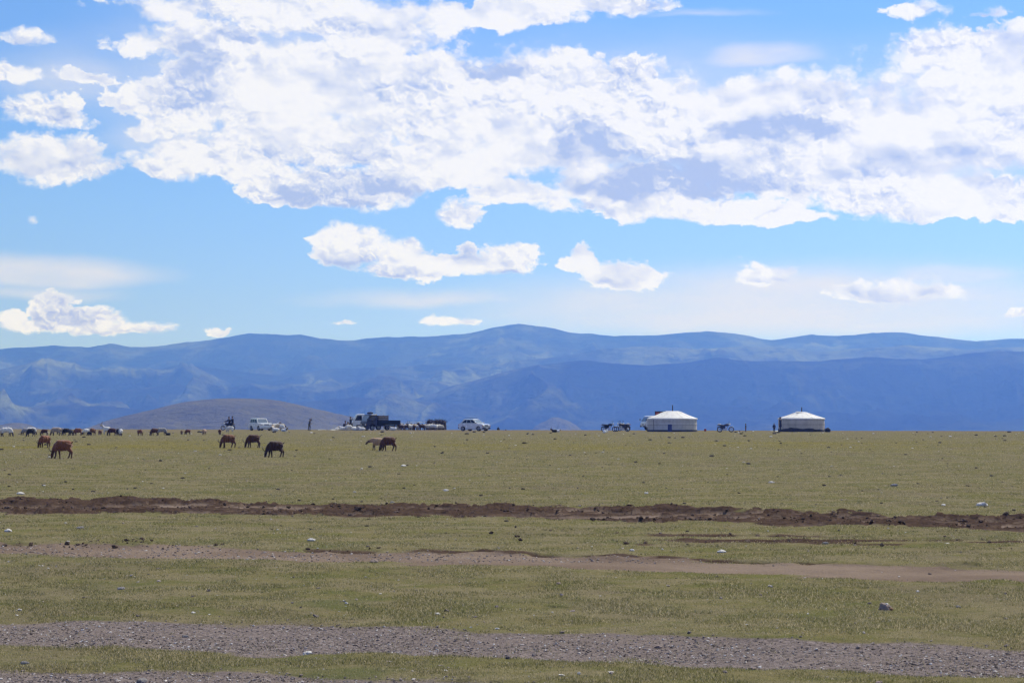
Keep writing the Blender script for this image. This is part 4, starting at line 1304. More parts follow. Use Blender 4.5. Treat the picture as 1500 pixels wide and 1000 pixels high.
def road_car(name, label, cat, group, loc, rz, L, Wd, belt, hood, roofz, wb, wr, gh, paint, tall=False, roof_extra=None, wsc=M_SCREEN):
    """A car facing +X; x = 0 midway between the axles."""
    t = thing(name, label, cat, loc, rz, group)
    hw = Wd / 2
    xf, xr = wb / 2, -wb / 2
    fo, ro = (L - wb) * 0.47, (L - wb) * 0.53
    nose, tail = xf + fo, xr - ro
    sill = 0.30 if tall else 0.22
    ra = wr * 1.18
    x0, x1, r0, r1 = gh
    outline = [(tail + .04, sill + .12)] + [(tail + .10, sill)] + arch(xr, ra, 9, wr * .72) + arch(xf, ra, 9, wr * .72) + [(nose - .12, sill), (nose, sill + .14), (nose, hood - .22), (nose - .07, hood - .06), (nose - .30, hood), (x1 + .02, belt - .015), (x0 - .01, belt), (tail + .06, belt - .05), (tail, belt - .22)]
    cx, cz = (nose + tail) / 2, (sill + belt) / 2
    def shr(k): return [(cx + (x - cx) * (1 - k * .55), cz + (z - cz) * (1 - k) if z > cz else z) for x, z in outline]
    g = Geo()
    g.rings([[(x, y, z) for x, z in shr(k)] for y, k in ((-hw, .10), (-hw + .05, .02), (-hw * .55, 0), (hw * .55, 0), (hw - .05, .02), (hw, .10))])
    gl = Greenhouse(x0, x1, belt - .03, hw - .07, r0, r1, roofz - .05, hw - .22 + (.07 if tall else 0), .05)
    gl.geo(g)
    g.build('body', paint, t, bevel=0.03)
    Geo().box((0, 0, sill + .12), (L * .80, Wd * .78, .26)).build('underbody', M_TRIM, t)
    for sd in ('left', 'right'):
        f = (lambda a: a) if sd == 'right' else (lambda a: 1 - a)
        for (a0, a1, ta, tb) in GLASS_SPLIT[name]:
            u, v = sorted((f(a0), f(a1))); p, q_ = sorted((f(ta), f(tb)))
            gl.pane(sd, u, v, .16, .86, M_GLASS, t, 'window', (p, q_))
    gl.pane('front', .06, .94, .10, .92, wsc, t, 'windscreen', (.07, .93))
    gl.pane('rear', .08, .92, .20, .88, M_GLASS, t, 'rear_window')
    for x in (xf, xr):
        for sd in (-1, 1):
            wheel(t, x, sd * (hw - .10), wr, wr, .22 if tall else .19)
    for sd in (-1, 1):
        h = Geo().loft_x([(nose - .10, hood - .22, .10, .05), (nose + .0, hood - .22, .13, .075), (nose + .022, hood - .22, .11, .06)], 12, sd * (hw - .27)).build('headlight', M_LAMP, t, smooth=True)
        Geo().box((nose - .04, sd * (hw - .055), hood - .24), (.16, .10, .09)).build('indicator', M_AMBER, t, bevel=.01)
        Geo().box((tail + .03, sd * (hw - .14), belt - .22), (.10, .18, .20)).build('tail_light', M_RED, t, bevel=.015)
        m = Geo().loft_x([(x1 - .28, belt + .09, .02, .03), (x1 - .25, belt + .09, .09, .075), (x1 - .17, belt + .09, .08, .065), (x1 - .14, belt + .09, .02, .02)], 10, sd * (hw + .08)).build('side_mirror', paint if not tall else M_TRIM, t, smooth=True)
        for xd in (x0 * .35 + x1 * .65 - .45, x0 * .6 + x1 * .4 - .55):
            Geo().box((xd, sd * (hw - .005), belt - .16), (.16, .03, .035)).build('door_handle', M_TRIM, t)
    Geo().box((nose - .02, 0, sill + .16), (.16, Wd * .94, .20)).build('front_bumper', M_TRIM if not tall else M_SILVER, t, bevel=.03)
    Geo().box((tail + .03, 0, sill + .16), (.16, Wd * .94, .20)).build('rear_bumper', M_TRIM if not tall else M_SILVER, t, bevel=.03)
    gr = Geo().box((nose - .005, 0, hood - .22), (.03, Wd * .40, .13))
    for k in range(4): gr.box((nose + .014, 0, hood - .265 + k * .03), (.012, Wd * .38, .010))
    gr.build('grille', M_TRIM, t)
    Geo().box((nose + .068, 0, sill + .17), (.012, .50, .11)).build('number_plate', M_PLATE, t)
    if roof_extra: roof_extra(t, r0, r1, roofz, hw)
    return t


GLASS_SPLIT = {'off_road_car': [(.035, .29, .05, .29), (.32, .60, .32, .60), (.63, .95, .63, .90)],
               'hatchback': [(.09, .36, .20, .38), (.39, .66, .41, .66), (.69, .95, .69, .90)],
               'van': [(.04, .33, .05, .33), (.36, .64, .36, .64), (.67, .95, .67, .88)]}


def rack(t, r0, r1, z, hw):
    rk = Geo()
    for sd in (-1, 1): rk.tube([(r0 + .15, sd * .52, z + .03), (r0 + .2, sd * .52, z + .085), (r1 - .2, sd * .52, z + .085), (r1 - .15, sd * .52, z + .03)], .018, 6)
    rk.build('roof_rack', M_TRIM, t)


def spare(t, r0, r1, z, hw):
    rack(t, r0, r1, z, hw)


def build_cars():
    p = put(381.5, 630.3)
    t = road_car('off_road_car', 'white off-road car parked with its nose among the crowding sheep', 'car', 'vehicles parked on the plain', p, R(-56), 4.5, 1.85, 1.17, 1.16, 1.92, 2.6, .40, (-1.90, .95, -1.80, .42), M_WHITE, True, spare)
    t.scale = (.78, .86, .80)
    p = put(695, 630.9)
    def top(t, r0, r1, z, hw):
        rack(t, r0, r1, z, hw)
    road_car('hatchback', 'silver white hatchback standing alone between the fenced flock and the tents', 'car', 'vehicles parked on the plain', p, R(-35), 3.65, 1.62, .92, .88, 1.46, 2.36, .31, (-1.66, .98, -1.22, .20), M_SILVER, False, top)


def light_truck(label, loc, rz, cab_m, bed_m, L=5.0, Wd=1.75, cab_h=2.02, bed=True, name='light_truck', box=None):
    """Cab-over truck facing +X, x = 0 midway along."""
    t = thing(name, label, 'truck', loc, rz, 'vehicles parked on the plain')
    hw = Wd / 2; nose = L / 2; cb = nose - 1.55; tail = -L / 2; wr = .33
    ax_f, ax_r = nose - .85, tail + 1.05
    fr = Geo()
    for sd in (-1, 1): fr.box(((nose - .3 + tail + .1) / 2, sd * .38, .58), (L - .5, .09, .16))
    for x in (ax_f, ax_r): fr.tube([(x, -hw + .2, wr), (x, hw - .2, wr)], .06, 8)
    for x in (-.2, tail + .3): fr.box((x, 0, .58), (.08, .7, .12))
    fr.build('chassis', M_TRIM, t)
    # cab
    prof_ = [(cb, .50), (ax_f - .42, .50)] + arch(ax_f, .41, 8, .46) + [(nose - .10, .42), (nose, .52), (nose - .0, .92), (nose - .06, 1.10), (nose - .50, cab_h - .09), (nose - .72, cab_h), (cb + .08, cab_h), (cb, cab_h - .08)]
    cx, cz = cb + .8, 1.1
    g = Geo().rings([[((cx + (x - cx) * k), y, (cz + (z - cz) * k if z > cz else z)) for x, z in prof_] for y, k in ((-hw, .93), (-hw + .07, .99), (-hw * .5, 1.0), (hw * .5, 1.0), (hw - .07, .99), (hw, .93))])
    g.build('cab', cab_m, t, bevel=.03)
    n = Vector((cab_h - .09 - 1.10, 0, .44)).normalized()
    def sc(y, s): return Vector((nose - .06 - .44 * s, y, 1.10 + (cab_h - .09 - 1.10) * s)) + n * .004
    Geo().slab([sc(-hw + .10, .06), sc(hw - .10, .06), sc(hw - .14, .92), sc(-hw + .14, .92)], .008).build('windscreen', M_SCREEN, t)
    for sd in (-1, 1):
        y = sd * (hw - .004)
        q = [(cb + .35, 1.22), (nose - .28, 1.20), (nose - .58, cab_h - .24), (cb + .38, cab_h - .24)]
        Geo().prism(q, y, y + sd * .012).build('window', M_GLASS, t)
        d = Geo().box((cb + .42, sd * (hw + .006), 1.02), (.16, .03, .04)).build('door_handle', M_TRIM, t)
        Geo().tube([(nose - .16, sd * hw, 1.35), (nose - .02, sd * (hw + .14), 1.42), (nose - .02, sd * (hw + .16), 1.22)], .012, 6).box((nose - .03, sd * (hw + .17), 1.36), (.05, .14, .24)).build('side_mirror', M_TRIM, t)
        Geo().box((nose + .005, sd * (hw - .28), .72), (.03, .26, .15)).build('headlight', M_LAMP, t, bevel=.01)
        Geo().box((nose - .01, sd * (hw - .09), .72), (.04, .10, .13)).build('indicator', M_AMBER, t, bevel=.01)
        Geo().box((tail - .01, sd * (hw - .22), .70), (.04, .26, .10)).build('tail_light', M_RED, t)
    Geo().box((nose + .03, 0, .50), (.12, Wd * .97, .18)).build('front_bumper', M_TRIM, t, bevel=.03)
    gr = Geo().box((nose + .004, 0, .74), (.02, Wd * .32, .12))
    for k in range(4): gr.box((nose + .018, 0, .70 + k * .028), (.012, Wd * .30, .010))
    gr.build('grille', M_TRIM, t)
    Geo().box((nose + .096, 0, .50), (.012, .46, .11)).build('number_plate', M_PLATE, t)
    for x in (ax_f, ax_r):
        for sd in (-1, 1): wheel(t, x, sd * (hw - .13), wr, wr, .20)
    if bed:
        bx0, bx1 = tail, cb - .08
        mid, ln = (bx0 + bx1) / 2, bx1 - bx0
        Geo().box((mid, 0, .735), (ln, Wd + .06, .09)).build('bed_floor', bed_m, t)
        for sd in (-1, 1):
            g = Geo().box((mid, sd * (hw + .0), 1.0), (ln, .05, .42))
            for k in range(5): g.box((bx0 + ln * (k + .5) / 5, sd * (hw + .034), 1.0), (.06, .022, .40))
            g.tube([(bx0, sd * (hw + .01), 1.225), (bx1, sd * (hw + .01), 1.225)], .026, 6)
            g.build('side_board', bed_m, t)
        Geo().box((bx0 + .02, 0, 1.0), (.05, Wd - .06, .42)).build('tailgate', bed_m, t)
        g = Geo().box((bx1 - .03, 0, 1.25), (.05, Wd, .06)).box((bx1 - .03, 0, 1.75), (.05, Wd, .05))
        for y in (-hw + .05, -.3, .3, hw - .05): g.box((bx1 - .03, y, 1.35), (.045, .045, .84))
        g.build('headboard', bed_m, t)
    return t


def build_trucks():
    # dark truck, nose towards us and to the left
    p = put(557, 630.0)
    rz = R(180 + 32)
    light_truck('dark truck with a blue cab and black load bed, parked beside the fenced flock', p, rz, M_BLUE, M_DKGREEN, 4.8, 1.75, 2.0)
    M = Matrix.Rotation(rz, 3, 'Z')
    # slatted crate on its bed
    c = M @ Vector((-.10, 0, 0))
    t = thing('crate', 'weathered slatted wooden crate standing on the bed of the dark truck', 'crate', (p[0] + c.x, p[1] + c.y, p[2] + .782), rz)
    for sd in (-1, 1):
        g = Geo()
        for z in (.10, .32, .54, .76, .98): g.box((0, sd * .62, z), (1.45, .03, .15))
        g.build('side_boards', M_WOOD, t)
    for sd in (-1, 1):
        g = Geo()
        for z in (.10, .32, .54, .76, .98): g.box((sd * .74, 0, z), (.03, 1.20, .15))
        g.build('end_boards', M_WOOD, t)
    g = Geo()
    for sx in (-1, 1):
        for sy in (-1, 1): g.box((sx * .70, sy * .58, .55), (.06, .06, 1.1))
    g.build('corner_frame', M_WOOD, t)
    Geo().box((0, 0, .03), (1.42, 1.18, .05)).build('base', M_WOOD, t)
    Geo().box((0, 0, .52), (1.34, 1.10, .90)).build('load', plain('packed raw wool', (0.42, 0.39, 0.36), 0.95, var=0.25, scale=7, bump=0.6), t, bevel=.06)
    # rolled black bundle on its roof
    c = M @ Vector((1.45, 0, 0))
    g = Geo().loft_x([(-.34, .12, .05, .05), (-.30, .13, .30, .11), (-.05, .15, .36, .14), (.20, .14, .34, .13), (.30, .12, .28, .10), (.34, .11, .05, .04)], 14)
    o = g.build('bundle', M_BLACKCLOTH, None, (p[0] + c.x, p[1] + c.y, p[2] + 2.02), rz, True)
    tag(o, 'black bundle lying on the cab roof of the dark truck', 'bundle')
    # pale van half hidden behind it
    p = put(541, 629.5)
    light_truck('white light truck with a curved nose, half hidden behind the dark truck', p, R(180 + 8), M_WHITE, M_DKGREEN, 4.4, 1.62, 2.08, True, 'light_truck')
    # white truck behind the first ger
    p = put(966, 629.6)
    rz = R(180 + 20)
    light_truck('white light truck parked behind the left white tent, only its nose showing', p, rz, M_WHITE, M_DKGREEN, 4.6, 1.65, 1.86, True)
    M = Matrix.Rotation(rz, 3, 'Z'); c = M @ Vector((-.42, 0, 0))
    t = thing('crate', 'dark framed crate with a red panel, showing above the roof of the left white tent', 'crate', (p[0] + c.x, p[1] + c.y, p[2] + .782), rz)
    Geo().box((0, 0, .78), (1.36, 1.30, 1.54)).build('panel', M_REDBOX, t, bevel=.02)
    g = Geo()
    for z in (.0, .85, 1.56):
        for sd in (-1, 1):
            g.box((0, sd * .67, z + .04), (1.46, .05, .10)); g.box((sd * .70, 0, z + .04), (.05, 1.29, .10))
    for sx in (-1, 1):
        for sy in (-1, 1): g.box((sx * .70, sy * .67, .82), (.09, .09, 1.70))
    g.box((0, 0, 1.56), (1.38, 1.30, .06))
    g.build('frame', M_DKWOOD, t)


def make_motorbike(label, loc, rz, group='motorcycles of the camp', tank=M_RED, seat_cloth=None):
    """Facing +X."""
    t = thing('motorcycle', label, 'motorcycle', loc, rz, group)
    for x, w in ((.66, .085), (-.62, .10)):
        o = thing('wheel', None, None, (x, 0, .31)); o.parent = t
        Geo().torus((0, 0, 0), .262, w * .55, 28, 10, 'Y').build('tyre', M_RUBBER, o, smooth=True)
        Geo().torus((0, 0, 0), .215, .018, 28, 6, 'Y').build('rim', M_CHROME, o, smooth=True)
        Geo().lathe([(.01, -.06), (.045, -.06), (.045, .06), (.01, .06)], 12, axis='Y').build('hub', M_STEEL, o)
        g = Geo()
        for k in range(18):
            a = k * 2 * math.pi / 18
            g.tube([(.04 * math.cos(a), .03 * (-1) ** k, .04 * math.sin(a)), (.21 * math.cos(a + .2), 0, .21 * math.sin(a + .2))], .003, 4)
        g.build('spoke_set', M_STEEL, o)
    g = Geo()
    for sd in (-1, 1): g.tube([(.66, .075 * sd, .31), (.55, .075 * sd, .60), (.44, .075 * sd, .90)], [.028, .026, .020], 8)
    g.build('fork', M_CHROME, t, smooth=True)
    g = Geo().tube([(.42, 0, .84), (.20, 0, .50), (.10, 0, .27), (-.22, 0, .27), (-.30, 0, .45), (-.35, 0, .66)], .022, 8).tube([(.42, 0, .86), (.10, 0, .74), (-.35, 0, .68), (-.82, 0, .74)], .022, 8)
    for sd in (-1, 1): g.tube([(-.28, .08 * sd, .36), (-.62, .10 * sd, .31)], .022, 8).tube([(-.60, .12 * sd, .33), (-.50, .12 * sd, .68)], [.026, .020], 8)
    g.build('frame', M_TRIM, t, smooth=True)
    g = Geo().box((.0, 0, .38), (.40, .24, .26)).lathe([(.01, -.14), (.11, -.14), (.11, .14), (.01, .14)], 14, (-.06, 0, .36), 'Y')
    for k in range(6): g.box((.13 + .012 * k, 0, .48 + .028 * k), (.15, .18, .014), ry=-.3)
    g.build('engine', M_STEEL, t)
    for sd in (-1, 1):
        Geo().prism([(-.36, .44), (-.02, .40), (.02, .62), (-.10, .74), (-.50, .74), (-.52, .62)], .10 * sd, .15 * sd).build('side_cover', tank, t, bevel=.012)
        Geo().prism([(-.52, .36), (-.30, .34), (-.34, .24), (-.66, .28)], .125 * sd, .145 * sd).build('chain_guard', M_TRIM, t)
    Geo().box((-.22, 0, .52), (.34, .19, .30)).build('air_box', M_TRIM, t, bevel=.02)
    Geo().loft_x([(-.14, .76, .05, .06), (-.08, .77, .12, .11), (.12, .79, .165, .145), (.28, .81, .15, .13), (.38, .82, .06, .06)], 14).build('fuel_tank', tank, t, smooth=True)
    Geo().loft_x([(-.86, .79, .03, .03), (-.82, .79, .12, .075), (-.45, .765, .14, .08), (-.15, .76, .11, .07), (-.08, .76, .03, .03)], 12, power=3).build('seat', M_TRIM, t, smooth=True)
    g = Geo().tube([(.44, -.02, .94), (.40, -.16, 1.03), (.30, -.36, 1.04)], .013, 8).tube([(.44, .02, .94), (.40, .16, 1.03), (.30, .36, 1.04)], .013, 8)
    g.build('handlebar', M_CHROME, t, smooth=True)
    for sd in (-1, 1):
        Geo().tube([(.33, .30 * sd, 1.04), (.29, .375 * sd, 1.04)], .018, 8).build('grip', M_TRIM, t)
        Geo().tube([(.39, .22 * sd, 1.03), (.42, .27 * sd, 1.17)], .006, 6).lathe([(.01, -.008), (.055, -.008), (.055, .008), (.01, .008)], 12, (.42, .28 * sd, 1.19), 'X').build('mirror', M_TRIM, t)
    Geo().lathe([(.02, -.08), (.07, -.05), (.085, .02), (.08, .045), (.01, .055)], 16, (.53, 0, .90), 'X').build('headlight', M_LAMP, t, smooth=True)
    Geo().box((-.90, 0, .72), (.05, .10, .07)).build('tail_light', M_RED, t, bevel=.01)
    for nm, cx, a0, a1 in (('front_mudguard', .66, .35, 2.5), ('rear_mudguard', -.62, .25, 2.7)):
        rs = []
        for k in range(12):
            a = a0 + (a1 - a0) * k / 11
            rs.append([(cx + r * math.cos(a), y, .31 + r * math.sin(a)) for (y, r) in ((-.07, .335), (0, .36), (.07, .335), (0, .345))])
        Geo().rings(rs).build(nm, M_CHROME if cx > 0 else M_TRIM, t)
    Geo().tube([(.20, -.12, .36), (.12, -.15, .24), (-.25, -.16, .24), (-.85, -.17, .36)], [.022, .024, .034, .042], 10).build('exhaust', M_CHROME, t, smooth=True)
    g = Geo().tube([(-.55, .13, .73), (-.95, .13, .79), (-.95, -.13, .79), (-.55, -.13, .73)], .010, 6).tube([(-.75, .13, .76), (-.75, -.13, .76)], .010, 6)
    g.build('rear_carrier', M_STEEL, t)
    Geo().tube([(-.05, .12, .26), (-.12, .28, .02)], .012, 6).build('kickstand', M_STEEL, t)
    return t


def build_bikes():
    pale = plain('pale saddle cloth', (0.62, 0.62, 0.66), 0.8, var=0.15, scale=12, bump=0.4)
    def cover(p, rz, label):
        M = Matrix.Rotation(rz, 3, 'Z'); c = M @ Vector((-.62, 0, 0))
        o = Geo().loft_x([(-.22, .0, .10, .02), (-.18, .03, .16, .07), (.0, .03, .16, .075), (.12, .02, .13, .055), (.18, .0, .08, .02)], 12, power=3).build('saddle_cloth', pale, None, (p[0] + c.x, p[1] + c.y, p[2] + .852), rz, True)
        tag(o, label, 'cloth', 'pale cloths on motorcycle seats')
    p = put(1062.5, 632.8); make_motorbike('dark motorcycle with chrome front wheel parked between the two white tents', p, R(-8), tank=M_BLUE)
    cover(p, R(-8), 'pale cloth over the seat of the motorcycle between the two tents')
    p = put(892, 632.0); make_motorbike('dark green motorcycle facing right, left one of the three parked left of the tents', p, R(-14), tank=M_DKGREEN)
    p = put(911.5, 632.0); make_motorbike('black motorcycle facing left, middle one of the three parked left of the tents', p, R(180 + 10), tank=M_TRIM)
    cover(p, R(190), 'pale cloth over the seat of the middle one of the three parked motorcycles')
    p = put(914.5, 631.0); make_motorbike('dark motorcycle standing behind the middle one, nearest the left white tent', p, R(180 + 35), tank=M_BLUE)
    p = put(334, 630.0); make_motorbike('dark motorcycle carrying the two riders past the herd', p, R(180 + 28), tank=M_TRIM)
    return p


build_cars()
build_trucks()
BIKE = build_bikes()
# ------------------------------------------------------------------ white felt tents
def mat_canvas(name, col, grime):
    m, t, b = new_mat(name)
    oc = t.node('ShaderNodeTexCoord').outputs['Object']
    n = t.noise(t.scaled(oc, (1.2, 1.2, 0.7)), 1.5, 6, 0.6)
    streak = t.noise(t.scaled(oc, (5, 5, 0.5)), 1.0, 5, 0.6)
    c = t.mix(t.remap(n, 0.40, 0.72, 0, 0.7), col, grime)
    c = t.mix(t.remap(streak, 0.5, 0.75, 0, 0.5), c, grime)
    t.put(b.inputs['Base Color'], c); b.inputs['Roughness'].default_value = 0.9; b.inputs['Specular IOR Level'].default_value = 0.15
    bn = t.node('ShaderNodeBump'); bn.inputs['Strength'].default_value = 0.5; bn.inputs['Distance'].default_value = 0.04
    t.put(bn.inputs['Height'], t.noise(t.scaled(oc, (2.2, 2.2, 1.1)), 1.5, 5, 0.55)); t.put(b.inputs['Normal'], bn.outputs[0])
    return m


M_CANVAS = mat_canvas('white canvas roof', (0.78, 0.77, 0.75), (0.62, 0.59, 0.55))
M_WALL = mat_canvas('off white felt wall', (0.60, 0.57, 0.55), (0.44, 0.41, 0.385))
M_WALL2 = mat_canvas('greyish felt wall', (0.60, 0.53, 0.46), (0.42, 0.365, 0.31))
M_ROPE = plain('dark hair rope', (0.10, 0.088, 0.080), 0.95, var=0.3, scale=20)
M_SKIRT = plain('dark base skirt', (0.055, 0.047, 0.045), 0.95, var=0.3, scale=5, bump=0.3)
M_BLUEPANEL = plain('blue painted board', (0.022, 0.035, 0.15), 0.5, var=0.2, scale=6, dirt=((0.10, 0.09, 0.09), 0.4))
M_PIPE = plain('rusty stove pipe', (0.035, 0.035, 0.045), 0.6, metal=0.5, var=0.3, scale=14)


def tent(label, px0, px1, base, wall_h, rise, wall_m, ropes, chimney, seed, skirt):
    xa, y = gp(px0, base); xb, _ = gp(px1, base)
    r = (xb - xa) / 2; z = float(ground_z([(xa + xb) / 2], [y + r])[0])
    t = thing('felt_tent', label, 'tent', ((xa + xb) / 2, y + r * .97, z), 0, 'round white felt tents')
    seg = 72
    def wob(k, h, a): return 1 + a * (fbm(np.array([6 * math.cos(2 * math.pi * k / seg) + seed]), np.array([6 * math.sin(2 * math.pi * k / seg) + h * 2]), 3, seed)[0] - .5)
    rs = []
    for h, q in ((0, .985), (.10, .985), (.3, .995), (.55, 1.0), (.8, 1.0), (1.0, .99)):
        rs.append([(r * q * wob(k, h, .022) * math.cos(2 * math.pi * k / seg), r * q * wob(k, h, .022) * math.sin(2 * math.pi * k / seg), wall_h * h) for k in range(seg)])
    Geo().rings(rs).build('wall_cover', wall_m, t, smooth=True)
    # roof canvas, hanging a little over the wall, with sagging between the rafters
    rs = []
    for q, h, a in ((1.018, -.10, .014), (1.035, -.03, .012), (1.015, .035, .010), (.82, rise * .25 + .01, .012), (.66, rise * (.02 + .44 * (.68 if seed == 1 else .60) / .66), .010), (.48, rise * (.74 if seed == 1 else .63), .008), (.34, rise * (.93 if seed == 1 else .80), .005), (.26, rise * (.985 if seed == 1 else .90), .003), (.16, rise * .998, .001), (.10, rise, 0), (.02, rise, 0)):
        rg = []
        for k in range(seg):
            an = 2 * math.pi * k / seg
            hang = 0.05 * (fbm(np.array([math.cos(an) * 3 + seed]), np.array([math.sin(an) * 3]), 3, seed + 3)[0] - .5) if h < 0 else 0
            sag = -.022 * (1 - abs(math.sin(an * 12))) * math.sin(math.pi * min(1, max(0, q))) if h > .1 else 0
            w = wob(k, q, a)
            rg.append((r * q * w * math.cos(an), r * q * w * math.sin(an), wall_h + h + hang + sag))
        rs.append(rg)
    Geo().rings(rs).build('roof_cover', M_CANVAS, t, smooth=True)
    Geo().torus((0, 0, wall_h + rise * (.985 if seed == 1 else .91)), r * .25, .03, 40, 8).build('crown_ring', M_CANVAS, t, smooth=True)
    cov = Geo().slab([(-r * .24, -r * .26, wall_h + rise * .94), (r * .02, -r * .27, wall_h + rise * .935), (r * .05, r * .1, wall_h + rise + .012), (-r * .22, r * .12, wall_h + rise + .012)], .02)
    cov.build('crown_flap', M_CANVAS, t)
    for h in ropes: Geo().torus((0, 0, wall_h * h), r * 1.006, .016, 72, 6).build('girth_rope', M_ROPE, t)
    for k in range(14):
        a = 2 * math.pi * (k + .3) / 14
        c, s_ = math.cos(a), math.sin(a)
        Geo().tube([(r * .34 * c, r * .34 * s_, wall_h + rise * (.93 if seed == 1 else .80) + .012), (r * .66 * c, r * .66 * s_, wall_h + rise * (.02 + .44 * (.68 if seed == 1 else .60) / .66) + .012), (r * 1.02 * c, r * 1.02 * s_, wall_h + .05), (r * 1.04 * c, r * 1.04 * s_, wall_h - .12)], .010, 5).build('roof_rope', M_WALL, t)
    # skirt along the foot
    rs = []
    for q, h in ((1.012, 0.0), (1.016, .5), (1.010, 1.0)):
        rs.append([(r * q * math.cos(2 * math.pi * k / seg), r * q * math.sin(2 * math.pi * k / seg), max(.05, skirt * h * (1 if seed == 1 else .25 + 1.5 * fbm(np.array([k * .17]), np.array([3.3]), 3, seed)[0]))) if h else -.03 for k in range(seg)] if False else
                  [(r * q * math.cos(2 * math.pi * k / seg), r * q * math.sin(2 * math.pi * k / seg), (-.03 if h == 0 else skirt * h * (1 if seed == 1 else .15 + 1.7 * float(fbm(np.array([k * .23]), np.array([3.3]), 3, seed)[0])))) for k in range(seg)])
    Geo().rings(rs, caps=False).build('base_skirt', M_SKIRT, t, smooth=True)
    # door on the sunny far side
    d = Geo().box((0, r * 1.0, .62), (.90, .10, 1.20)).build('door', M_REDBOX, t)
    Geo().box((.30, r * 1.0 + .07, .62), (.04, .05, .14)).build('handle', M_STEEL, d)
    cx, ch = chimney
    Geo().tube([(cx, .05, wall_h + rise - .25), (cx, .05, wall_h + rise + ch)], .055, 12).build('stove_pipe', M_PIPE, t)
    Geo().lathe([(.02, .06), (.09, .0), (.095, -.015), (.02, -.01)], 14, (cx, .05, wall_h + rise + ch + .03)).build('pipe_cap', M_PIPE, t)
    return t, r


def build_tents():
    t, r = tent('left white felt tent with tall stove pipe and a blue board leaning on it', 951, 1024.3, 632.2, 1.50, .86, M_WALL, (.50, .78), (.05, .62), 1, .22)
    Geo().box((-r * .80 * 1.0, -r * .62, .74), (.035, .02, 1.40), rz=math.atan2(-.62, -.80)).build('strap', M_ROPE, t)
    x, y, z = put(981.2, 632.4)
    b = thing('board', 'blue board leaning against the wall of the left white tent', 'board', (x, y - .12, z))
    Geo().box((0, 0, .43), (.46, .035, .86)).build('panel', M_BLUEPANEL, b)
    g = Geo()
    for zz in (.10, .76): g.box((0, -.022, zz), (.44, .012, .07))
    g.build('batten', M_BLUEPANEL, b)
    b.rotation_euler = (R(-7), 0, 0)
    t, r = tent('right white felt tent with grey walls and a raised, uneven lower edge', 1145, 1213, 632.2, 1.50, .78, M_WALL2, (.55, .93), (.05, .45), 2, .30)
    # bundle at its right foot
    p = put(1212.5, 632.6)
    o = Geo().loft_x([(-.32, .18, .05, .05), (-.26, .20, .22, .20), (0, .26, .30, .27), (.22, .20, .26, .20), (.32, .12, .06, .06)], 14).build('bundle', M_BLACKCLOTH, None, p, .4, True)
    tag(o, 'dark bundle on the ground at the right foot of the right white tent', 'bundle')


# ------------------------------------------------------------------ pen
def build_pen():
    x0, y0 = gp(583, 629.45); x1, _ = gp(651, 629.45)
    xm, _ = gp(625, 629.45)
    z = float(ground_z([x0], [y0])[0])
    # heap of dark brushwood behind the right half of the flock
    L = x1 - xm; D = 3.4
    t = thing('brushwood_heap', 'dark irregular heap of brushwood behind the right half of the penned flock', 'heap', (xm + L / 2, y0 + 3.0, z))
    rng = random.Random(12)
    g = Geo()
    for k in range(5):
        x = -L * .42 + L * .84 * k / 4
        hh = 1.15 + .22 * rng.random()
        g.loft_z([(0, x, 0, .38, .60), (hh * .4, x + rng.uniform(-.1, .1), 0, .36, .55), (hh * .8, x, rng.uniform(-.1, .1), .30, .42), (hh, x, 0, .14, .22), (hh + .04, x, 0, .02, .03)], 12)
    link('core', fused(g, 'core', .05, M_DKWOOD, 1), t)
    g = Geo()
    for k in range(150):
        x = rng.uniform(-L * .5, L * .5); y = rng.uniform(-.5, .5); zz = rng.uniform(.75, 1.30) - abs(x) * .05
        dx, dy, dz = rng.uniform(-.45, .45), rng.uniform(-.2, .2), rng.uniform(-.10, .26)
        g.tube([(x - dx, y - dy, zz - dz), (x, y, zz + .03), (x + dx, y + dy, zz + dz)], [.022, .020, .008], 5)
    g.build('twigs', M_DKWOOD, t)
    # low rope line with posts on the left half
    t2 = thing('rope_fence', 'low rope fence on thin posts along the flock right of the dark truck', 'fence', (x0, y0 + .1, z))
    M = xm - x0
    for u in (0.02, .34, .66, .98):
        for yy in (0, D): Geo().tube([(M * u, yy, -.1), (M * u, yy, 1.05 + .12 * (u == .34))], .025, 6).build('post', M_DKWOOD, t2)
    pale = plain('pale cord', (0.62, 0.60, 0.56), 0.9, var=0.15)
    for zz in (.55, .98):
        for yy in (0, D):
            Geo().tube([(M * (.02 + .96 * k / 12), yy, zz - .07 * math.sin(math.pi * (k / 4 % 1)) + (.10 * k / 12 if zz > .9 else 0)) for k in range(13)], .014, 5).build('rope', pale, t2)


# ------------------------------------------------------------------ people
M_SKIN = plain('weathered skin', (0.26, 0.15, 0.10), 0.6, var=0.12, scale=9)
M_HAIR = plain('black hair', (0.010, 0.009, 0.009), 0.6, var=0.3, scale=30)
CLOTH = {'black': plain('black cloth', (0.016, 0.016, 0.019), 0.9, var=0.3, scale=8, bump=0.3), 'navy': plain('navy cloth', (0.018, 0.024, 0.055), 0.9, var=0.3, scale=8, bump=0.3),
         'grey': plain('grey cloth', (0.065, 0.068, 0.078), 0.9, var=0.3, scale=8, bump=0.3), 'brown': plain('brown cloth', (0.075, 0.040, 0.030), 0.9, var=0.3, scale=8, bump=0.3),
         'olive': plain('dark green cloth', (0.026, 0.032, 0.026), 0.9, var=0.3, scale=8, bump=0.3), 'rust': plain('rusty red cloth', (0.12, 0.032, 0.020), 0.9, var=0.3, scale=8, bump=0.3)}
M_BOOT = plain('dark leather boots', (0.020, 0.014, 0.011), 0.6, var=0.2)

